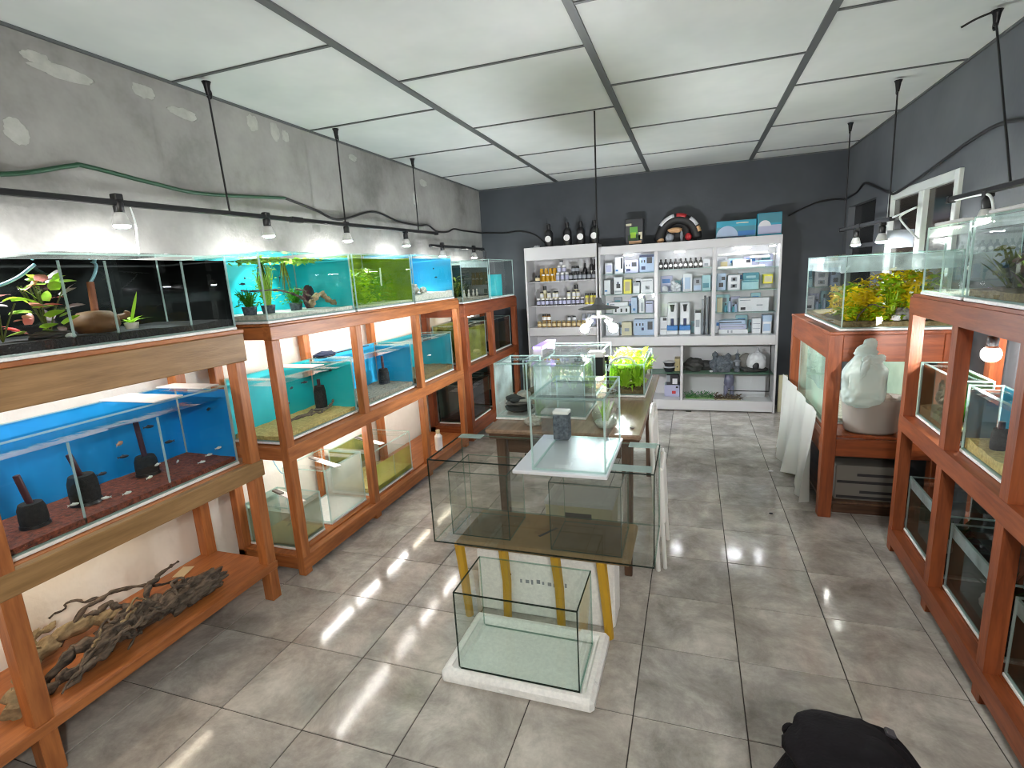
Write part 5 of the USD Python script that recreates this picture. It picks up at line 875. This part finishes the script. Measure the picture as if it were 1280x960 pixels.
# pink-leaved plant: single big leaves are parts
t = thing('pink_plant', 'plastic plant with pink, red and lime leaves in the black-backed tank', 'aquarium plant', (-2.27, 1.30, 1.525))
q = random.Random(11); stems = []
for k in range(7):
    a = q.uniform(0, 6.28); stems.append(tube(curve([(0, 0, 0), (.02*math.cos(a), .03*math.sin(a), .09), (.045*math.cos(a), .085*math.sin(a), .19)], 10), .003, 5))
part(t, 'stems', cat(stems), 'leaf_olive', True)
cols = ['leaf_mauve', 'leaf_pink', 'leaf_lime', 'leaf_lime', 'leaf_pink', 'leaf_lime', 'leaf_fresh', 'leaf_mauve', 'leaf_fresh', 'leaf_coral']
for k in range(46):
    z = q.uniform(.015, .225); a = q.uniform(0, 6.28); r = q.uniform(.012, .04)*(1.15-z*1.6); yy = q.uniform(-.085, .055)
    L = q.uniform(.045, .07); part(t, 'leaf', ribbon((r*math.cos(a), yy+r*math.sin(a), z), (math.cos(a)*.5+.2, math.sin(a), q.uniform(.2, 1.2)), L, L*.6, .6, 5, q.uniform(-.5, .5)), cols[(k*7) % 10])
part(t, 'root_base', mv(blob(.05, .07, .02, 3), 0, 0, .004), 'rock_black', True)
for y, z, c in ((1.14, 1.60, 'leaf_coral'), (1.20, 1.57, 'leaf_mauve')): pass
t = thing('pink_plant', 'small pink and lime plastic plant at the photo edge of the black-backed tank', 'aquarium plant', (-2.26, 1.15, 1.525))
part(t, 'stems', cat([tube(curve([(0, 0, 0), (.01, .02*s, .06), (.02, .05*s, .13)], 8), .003, 5) for s in (-1, 0, 1)]), 'leaf_olive', True)
for k in range(12):
    a = q.uniform(0, 6.28); part(t, 'leaf', ribbon((.02*math.cos(a), .05*math.sin(a), q.uniform(.03, .16)), (math.cos(a)*.5+.4, math.sin(a), .4), .05, .028, .6, 5, q.uniform(-.5, .5)), cols[(k*3) % 10])
one('gravel_pebble', mv(blob(.02, .014, .012, 2), 0, 0, .01), 'p_white', 'white square pebble at the front of the black-backed tank', 'pebble', (-2.18, 1.315, 1.515), True)
t = thing('clay_filter', 'round brown clay cave with upright rust tube in the black-backed tank', 'ornament', (-2.30, 1.49, 1.518))
part(t, 'cave', mv(lathe([(0, 0), (.06, 0), (.082, .03), (.08, .06), (.055, .085), (.02, .09), (0, .09)], 24), 0, 0, 0), 'clay_brown', True); part(t, 'spout', tube(curve([(.03, .06, .055), (.03, .10, .06), (.03, .115, .075)], 8), .013, 8), 'clay_brown', True); part(t, 'uplift_tube', tube([(0, .005, .085), (0, .01, .205)], .013, 12), 'tube_rust', True, label='rust brown uplift tube')
cable('pale airline hose rising from the clay cave in the black-backed tank', [(-2.30, 1.50, 1.72), (-2.29, 1.515, 1.75), (-2.29, 1.53, 1.79), (-2.30, 1.51, 1.81)], .006, 'hose_blue', 16, 'airline')
cable('pale blue hose curving through the near end of the black-backed tank', [(-2.28, 1.02, 1.715), (-2.28, 1.15, 1.71), (-2.28, 1.24, 1.74), (-2.28, 1.31, 1.79)], .006, 'hose_blue', 24, 'airline')
t = thing('potted_plant', 'small bright green potted plant in the black-backed tank', 'aquarium plant', (-2.29, 1.625, 1.512)); part(t, 'pot', lathe([(0, 0), (.022, 0), (.028, .035), (.024, .035), (0, .03)], 14), 'pale_plastic', 35)
for k in range(9):
    a = k*.7; part(t, 'leaf', ribbon((0, 0, .033), (.5*math.cos(a), .8*math.sin(a), .45 if k != 2 else 2.4), .085 if k != 2 else .14, .017 if k != 2 else .026, .7 if k != 2 else .1, 5), 'leaf_lime')
# sponge filters of the blue tank
def sponge(y, x, z, lean, label, h=.12, tall=.2, mat='sponge_black', r=.042):
    t = thing('sponge_filter', label, 'sponge filter', (x, y, z)); part(t, 'sponge', lathe([(0, 0), (r, 0), (r*1.06, h*.3), (r*1.02, h*.75), (r*.85, h), (0, h)], 18), mat, 35); part(t, 'base', mv(lathe([(0, 0), (r*1.15, 0), (r*1.1, .012), (0, .012)], 16), 0, 0, -.006), 'black_plastic', 35)
    part(t, 'uplift_tube', tube([(0, 0, h*.9), (0, lean, tall)], .0115, 10), 'tube_maroon', True, label='maroon uplift tube'); return t
sponge(1.145, -2.33, .838, -.02, 'brown-black sponge filter with maroon tube, nearest in the blue gravel tank', .085, .20, 'sponge_black')
sponge(1.345, -2.36, .838, -.025, 'broad black sponge filter with maroon tube, middle of the blue gravel tank', .115, .21, 'sponge_black', .05)
sponge(1.655, -2.42, .838, -.01, 'black sponge filter with long maroon tube, furthest in the blue gravel tank', .085, .25, 'sponge_black', .045)
sponge(2.885, -2.40, .838, .0, 'flat black box filter standing in the yellow sand of the turquoise tank', .155, .20, 'sponge_black', .038)
sponge(3.68, -2.40, .84, .0, 'black box filter with thin tube in the bright blue tank', .125, .23, 'sponge_black', .042)
# glass strips and net lying over the middle tier tanks
for y0, y1, x0, x1, z, n in ((1.56, 1.70, -2.50, -2.16, 1.2065, 'milky glass strip lying across the blue gravel tank'), (1.95-.12, 1.93, -2.5, -2.2, 1.2065, 'second glass strip at the far end of the blue gravel tank'), (2.60, 2.72, -2.54, -2.20, 1.1665, 'white glass strip lying across the turquoise sand tank')):
    one('glass_strip', rbx(-(x1-x0)/2, (x1-x0)/2, -(y1-y0)/2, (y1-y0)/2, 0, .006, .002), 'lamp_shade', n, 'glass strip', ((x0+x1)/2, (y0+y1)/2, z))
t = thing('fish_net', 'navy aquarium net with long handle lying over the turquoise sand tank', 'net', (-2.40, 2.98, 1.172)); part(t, 'net_bag', mv(blob(.055, .085, .022, 9, .4, 3), 0, 0, .022), 'net_navy', True); part(t, 'hoop', tube([(.06*math.cos(a), .09*math.sin(a), .012) for a in np.linspace(0, 6.28, 24)], .004, 6), 'cable_black', True); part(t, 'handle', tube([(0, .085, .013), (.02, .50, .014)], .0045, 6), 'cable_black', True)
# dark bent driftwood on yellow sand
t = thing('sand_twig', 'thin dark crooked twig lying on the yellow sand of the turquoise tank', 'driftwood', (-2.33, 2.75, .848)); part(t, 'twig', cat([wobble([(0, -.25, .01), (.02, -.12, .02), (-.01, .0, .01), (.02, .12, .015), (-.02, .2, .03)], .011, .007, 3, 30, .008, 7), wobble([(.02, -.16, .018), (.06, -.06, .01), (.05, .02, .012)], .008, .005, 5, 20, .006, 6)]), 'driftwood_dark', 50)
# floating plants and wood of the turquoise top tank
t = thing('floating_plants', 'pale green floating plants with trailing roots in the turquoise top tank', 'aquarium plant', (-2.33, 2.45, 1.806)); part(t, 'leaves', cat([thicket(90, .14, .10, .02, .05, .022, 3, .3), mv(thicket(70, .10, .10, .02, .05, .022, 4, .3), 0, .30, 0)]), 'leaf_fresh', kind='stuff'); part(t, 'roots', mv(cat([rx(blades(16, .16, .25, .006, 5, .2), 180), mv(rx(blades(12, .2, .25, .006, 6, .2), 180), .05, .12, 0)]), 0, 0, -.002), 'leaf_olive', kind='stuff')
for y, n, m in ((2.33, 'first', 60), (2.47, 'second', 90), (2.70, 'third', 60)):
    plant('feathery_plant', 'feathery green plant in dark pot in the turquoise top tank, %s from the near end' % n, 'aquarium plant', -2.34, y, 1.515, mv(cat([blades(m, .26 if m == 90 else .12, .18 if m == 90 else .6, .007, int(y*10), .5), thicket(m*2, .05, .06, .26 if m == 90 else .09, .03, .008, int(y*20))]), 0, 0, .045), 'leaf_fresh' if m == 90 else 'leaf_green', ('pot', lathe([(0, 0), (.032, 0), (.04, .05), (.034, .05), (0, .045)], 16), 'sponge_grey'))
t = thing('arched_wood', 'pale arched driftwood with thin dark branches in the turquoise top tank', 'driftwood', (-2.25, 2.79, 1.515)); part(t, 'arch', wobble([(0, -.07, .02), (0, -.02, .07), (0, .06, .085), (0, .12, .05), (0, .18, .02)], .020, .012, 5, 40, .006, 10), 'driftwood_pale', 50)
part(t, 'branch', cat([wobble([(0, -.07, .03), (-.02, -.14, .09), (-.03, -.22, .12), (-.03, -.42, .135), (-.04, -.55, .14)], .009, .004, 2, 40, .006, 7), wobble([(0, -.03, .05), (.0, -.10, .11), (-.01, -.17, .135)], .008, .004, 4, 24, .005, 7)]), 'driftwood_dark', 50)
t = thing('dark_slate', 'upright dark brown slate behind the arched wood in the turquoise top tank', 'rock', (-2.42, 2.925, 1.513)); b = blob(.02, .055, .085, 33, .2, 3); part(t, 'slab', mv(b, 0, 0, .076), 'tube_maroon', 50)
# moss
t = thing('moss_clump', 'bright moss mass filling the near half of the green tank', 'moss', (-2.34, 3.27, 1.50)); part(t, 'moss', cat([thicket(900, .14, .17, .26, .05, .016, 8, .5)]), 'leaf_moss', kind='stuff')
t = thing('moss_clump', 'darker trailing moss in the far half of the green tank', 'moss', (-2.38, 3.62, 1.50)); part(t, 'moss', thicket(500, .12, .12, .23, .05, .014, 9, .5), 'leaf_green', kind='stuff')
t = thing('white_rod', 'short white airline rod standing in the green tank', 'tube', (-2.2, 3.47, 1.70)); part(t, 'rod', tcyl(.006, .13, sections=10), 'hose_white')
# stones of the sky blue tank
for i, (y, x, s, n) in enumerate(((3.98, -2.24, 1.0, 'nearest'), (4.08, -2.28, 1.25, 'largest'), (4.17, -2.23, .8, 'smallest'))):
    one('white_stone', mv(blob(.035*s, .045*s, .038*s, 60+i, .45, 3), 0, 0, .03*s), 'rock_pale', 'rough white stone on pale gravel in the sky blue tank, %s' % n, 'stone', (x, y, 1.548), 40)
plant('tall_plant', 'tall thin white-green plant in the sky blue tank', 'aquarium plant', -2.36, 4.12, 1.54, blades(14, .25, .25, .012, 71, .2), 'leaf_fresh')
# corner tanks
for i, (y, c, m) in enumerate(((4.95, 'leaf_dark', 60), (5.12, 'leaf_olive', 50), (5.3, 'leaf_dark', 40))):
    plant('dark_plant', 'dim dark green plant in the planted corner tank, %s' % ('near one', 'middle one', 'far one')[i], 'aquarium plant', -2.36, y, 1.455, cat([blades(m, .22, .5, .016, 300+i, .6), thicket(40, .06, .06, .22, .07, .02, 310+i)]), c)
for i, y in enumerate((4.98, 5.10, 5.22, 5.32)):
    one('pale_figure', lathe([(0, 0), (.014, 0), (.012, .04), (.005, .055), (.009, .075), (0, .085)], 10), 'rock_pale', 'small pale upright ornament on the corner tank bed, %s of four' % ('first', 'second', 'third', 'last')[i], 'ornament', (-2.2, y, 1.458), 30)
for i, y in enumerate((5.0, 5.2, 5.38)):
    plant('olive_plant', 'olive plant in the middle tier corner tank, %s' % ('near', 'middle', 'far')[i], 'aquarium plant', -2.35, y, .835, blades(40, .26, .4, .016, 330+i, .5), 'leaf_olive')
one('pale_lump', mv(blob(.04, .05, .025, 9), 0, 0, .022), 'cream', 'pale lump at the front of the olive corner tank', 'stone', (-2.26, 5.34, .836), 40)
t = thing('clip_lamp', 'small dark lamp clip with wire on the rim of the corner tank', 'clip', (-2.2, 5.62, 1.852)); part(t, 'clip', rbx(-.02, .02, -.03, .03, 0, .02), 'black_plastic'); part(t, 'wire', tube(curve([(0, 0, .018), (0, .04, .05), (0, .02, .09), (-.1, .1, .1)], 14), .004, 6), 'cable_black', True)
# bottle on the shelf
t = thing('white_bottle', 'white plastic bottle standing on the empty far end of the bottom shelf', 'bottle', (-2.18, 4.12, .1265)); part(t, 'body', lathe([(0, 0), (.034, 0), (.036, .01), (.036, .13), (.018, .155), (.016, .165), (0, .165)], 18), 'white_plastic', 35); part(t, 'cap', lathe([(.019, .16), (.019, .19), (0, .19)], 14), 'cream', 35)
for x, y, z, n in ((-2.30, 2.72, .506, 'white strip with dark clip on the taller cloudy tank'), (-2.34, 3.3, .466, 'pale strip lying on the split yellow-green tank'), (-2.33, 2.40, .401, 'white strip lying on the grey cloudy tank')):
    t = thing('tank_strip', n, 'strip', (x, y, z)); part(t, 'strip', rz(rbx(-.16, .16, -.022, .022, 0, .008, .002), -20), 'white_plastic'); part(t, 'clip', rz(rbx(-.15, -.05, -.03, -.0, .0085, .02, .003), -20), 'carton_grey')
cable('thin clear airline looping on the white wall beside the middle rack bottom shelf', [(-2.58, 2.55, .60), (-2.56, 2.62, .45), (-2.52, 2.70, .56), (-2.5, 2.8, .60)], .004, 'hose_blue', 24, 'airline')
# fish
def fish(L):
    b = icosphere(2, 1.0); b.apply_scale((L*.13, L*.5, L*.2)); tail = trimesh.Trimesh([(0, -L*.42, 0), (0, -L*.75, L*.2), (0, -L*.66, 0), (0, -L*.75, -L*.2), (.001, -L*.42, 0)], [(0, 1, 2), (0, 2, 3), (4, 2, 1), (4, 3, 2)], process=False)
    fin = trimesh.Trimesh([(0, L*.12, L*.17), (0, -L*.2, L*.16), (0, -L*.15, L*.3), (0.001, L*.1, L*.17)], [(0, 1, 2), (3, 2, 1)], process=False); return b, cat([tail, fin])
def shoal(spots, L, mat, label, group):
    first = None; q = random.Random(len(spots)+int(L*1000)); base = label
    for i, p in enumerate(sorted(spots, key=lambda p: p[1])):
        label = base if len(spots) == 1 else base+', %s from the near end' % ORD[i]
        if first is None:
            first = thing('fish', label, 'fish', p, q.uniform(-40, 40), group); b, f = fish(L); part(first, 'body', b, mat, True); part(first, 'fins', f, mat)
        else: dup(first, p, q.choice((0, 180))+q.uniform(-40, 40), label)
shoal([(-2.3, 1.62, 1.08), (-2.28, 1.68, .99), (-2.32, 1.5, .98), (-2.3, 1.93, 1.08), (-2.35, 1.42, .93)], .035, 'fish_dark', 'small dark fish swimming in the blue gravel tank', 'dark fish in the blue gravel tank')
shoal([(-2.25, 1.45, 1.06)], .045, 'fish_orange', 'single brownish fish near the divider in the blue gravel tank', None)
shoal([(-2.25, 1.35, .86), (-2.22, 1.42, .855), (-2.26, 1.55, .87), (-2.3, 1.72, .88), (-2.25, 1.85, .87), (-2.22, 1.78, .86), (-2.3, 1.62, .90), (-2.27, 1.25, .875), (-2.24, 1.9, .89)], .03, 'fish_silver', 'small pale fish near the red gravel of the blue tank', 'pale fish in the blue gravel tank')
shoal([(-2.3, 2.52, 1.06), (-2.3, 2.64, 1.07), (-2.28, 2.45, .98), (-2.34, 2.95, 1.09)], .038, 'fish_dark', 'small dark fish swimming in the turquoise sand tank', 'dark fish in the turquoise sand tank')
shoal([(-2.3, 2.34, .25), (-2.28, 2.42, .30), (-2.25, 2.40, .22)], .035, 'fish_dark', 'small dark fish in the grey cloudy tank', 'fish in the grey cloudy tank')
shoal([(-2.25, 4.0, 1.75), (-2.26, 3.99, 1.70), (-2.28, 4.5, 1.76), (-2.25, 4.48, 1.68)], .035, 'fish_dark', 'tiny dark fish in the sky blue top tank', 'fish in the sky blue top tank')
shoal([(-2.3, 2.55, 1.72), (-2.31, 2.62, 1.74), (-2.3, 2.29, 1.72), (-2.31, 2.28, 1.69)], .032, 'fish_dark', 'tiny dark fish in the turquoise top tank', 'fish in the turquoise top tank')
shoal([(-2.25, 3.98, .98), (-2.25, 4.22, .99), (-2.26, 3.9, .93)], .035, 'fish_silver', 'small white fish in the teal middle tier tank', 'white fish in the teal tank')
shoal([(1.15, 2.88, 1.58)], .05, 'fish_silver', 'white fish in the divided glass tank atop the right rack', None)
for y0, y1, z, n in ((2.80, 3.12, 1.7765, 'divided glass tank'), (2.15, 2.56, 1.7865, 'long dark planted tank')):
    X, Y = FR.at(1.085, (y0+y1)/2); t = thing('rim_strip', 'white strip lying on the rim of the %s atop the right rack' % n, 'strip', (X, Y, z), FR.deg); part(t, 'strip', rbx(-.012, .03, -(y1-y0)/2, (y1-y0)/2, 0, .014, .003), 'lamp_shade')
# ---- right tanks
def FX(x, y): return FR.at(x, y)
X, Y = FX(1.185, 2.52)
sponge(Y, X, .862, 0, 'black double sponge filter in the blue tank of the right rack', .09, .12, 'sponge_black', .028)
for i, (x, y, c) in enumerate(((1.20, 2.60, 'leaf_olive'), (1.24, 2.50, 'leaf_fresh'), (1.18, 2.42, 'leaf_brown'))):
    X, Y = FX(x, y); plant('shelf_plant', 'small plant in the long dark tank atop the right rack, %s' % ('nearest the divider', 'middle', 'nearest the photo edge')[i], 'aquarium plant', X, Y, 1.495, cat([blades(26, .20-.03*i, .6, .018, 400+i, .7), thicket(40, .05, .05, .17, .04, .02, 410+i)]), c)
X, Y = FX(1.22, 2.36); t = thing('bog_wood', 'small brown upright wood in the long dark tank atop the right rack', 'driftwood', (X, Y, 1.50)); part(t, 'wood', wobble([(0, 0, 0), (.01, .01, .06), (0, .02, .12)], .03, .012, 7, 20, .006, 9), 'driftwood_pale', 50)
X, Y = FX(1.2, 2.42); cable('white airline in the long dark tank atop the right rack', [(X, Y, 1.76), (X, Y+.02, 1.72), (X, Y-.01, 1.68), (X, Y+.015, 1.63)], .005, 'hose_white', 16, 'airline')
X, Y = FX(1.175, 3.02); t = thing('dark_root', 'dark bushy root mass in the brown murky tank', 'driftwood', (X, Y, .86)); part(t, 'roots', cat([wobble([(0, 0, 0), (.02*math.cos(k), .09*math.sin(k), .08), (.03*math.cos(k), .14*math.sin(k*1.3), .16)], .016, .006, k, 16, .01, 7) for k in range(6)]), 'driftwood_dark', 50)
plant('green_fern', 'green fern behind the dark roots in the brown murky tank', 'aquarium plant', FX(1.205, 2.90)[0], FX(1.205, 2.90)[1], .86, blades(34, .19, .3, .016, 77, .3), 'leaf_green')
for i, y in enumerate((2.95, 2.45, 1.9)):
    X, Y = FX(1.2, y); one('pale_stone', mv(blob(.03, .05, .045, 90+i, .3, 3), 0, 0, .04), 'rock_pale', 'pale greenish stone low in the %s dark green tank' % ('furthest', 'middle', 'nearest')[i], 'stone', (X, Y, .178), 40)
    X, Y = FX(1.27, y+.1); plant('dark_fern', 'dark plant in the %s dark green tank' % ('furthest', 'middle', 'nearest')[i], 'aquarium plant', X, Y, .178, blades(30, .17, .6, .02, 500+i, .8), 'leaf_dark')
# yellow plants beside the window
for i, (x, y, h) in enumerate(((1.02, 3.80, .20), (1.14, 3.78, .26), (1.26, 3.80, .30), (1.31, 3.84, .30), (1.10, 4.05, .26), (1.25, 4.1, .3), (1.31, 4.2, .28), (.99, 4.25, .2), (.99, 4.0, .22), (.99, 3.81, .16))):
    plant('yellow_plant', 'yellow-green leafy plant in the large window tank, %s counted from the front left' % ORD[i], 'aquarium plant', x, y, sz+.045, cat([thicket(210, .07, .07, h, .055, .02, 600+i, .5), blades(14, h, .25, .008, 620+i, .2)]), ('leaf_yellow', 'leaf_moss', 'leaf_yellow', 'leaf_moss', 'leaf_yellow')[i % 5], group='yellow plants in the large window tank')
plant('yellow_carpet', 'low mossy carpet at the front of the large window tank', 'aquarium plant', 1.0, 3.79, sz+.045, thicket(420, .09, .08, .10, .04, .016, 650, .4), 'leaf_moss')
t = thing('bent_twig', 'thin dark arched twig in the large window tank', 'driftwood', (.98, 3.72, sz+.045)); part(t, 'twig', wobble([(-.03, 0, 0), (.0, .0, .07), (.05, .0, .105), (.12, .02, .085)], .006, .004, 2, 24, .003, 7), 'driftwood_dark', True)
for i, (x, y, s, c) in enumerate(((1.20, 3.745, 1.0, 'rock_grey'), (1.30, 3.76, 1.2, 'rock_grey'), (1.16, 3.72, .5, 'p_white'))):
    one('tank_stone', mv(blob(.05*s, .03*s, .045*s, 80+i, .4, 3), 0, 0, .035*s), c, ('smooth grey stone right of the white one in the large window tank', 'larger grey stone at the right of the large window tank', 'bright white stone at the front of the large window tank')[i], 'stone', (x, y, sz+.045), 40)
cable('dark airline loop inside the left side of the large window tank', [(.93, 4.1, 1.60), (.92, 4.05, 1.57), (.93, 3.98, 1.56), (.95, 3.95, 1.60)], .006, 'hose_white', 16, 'airline')
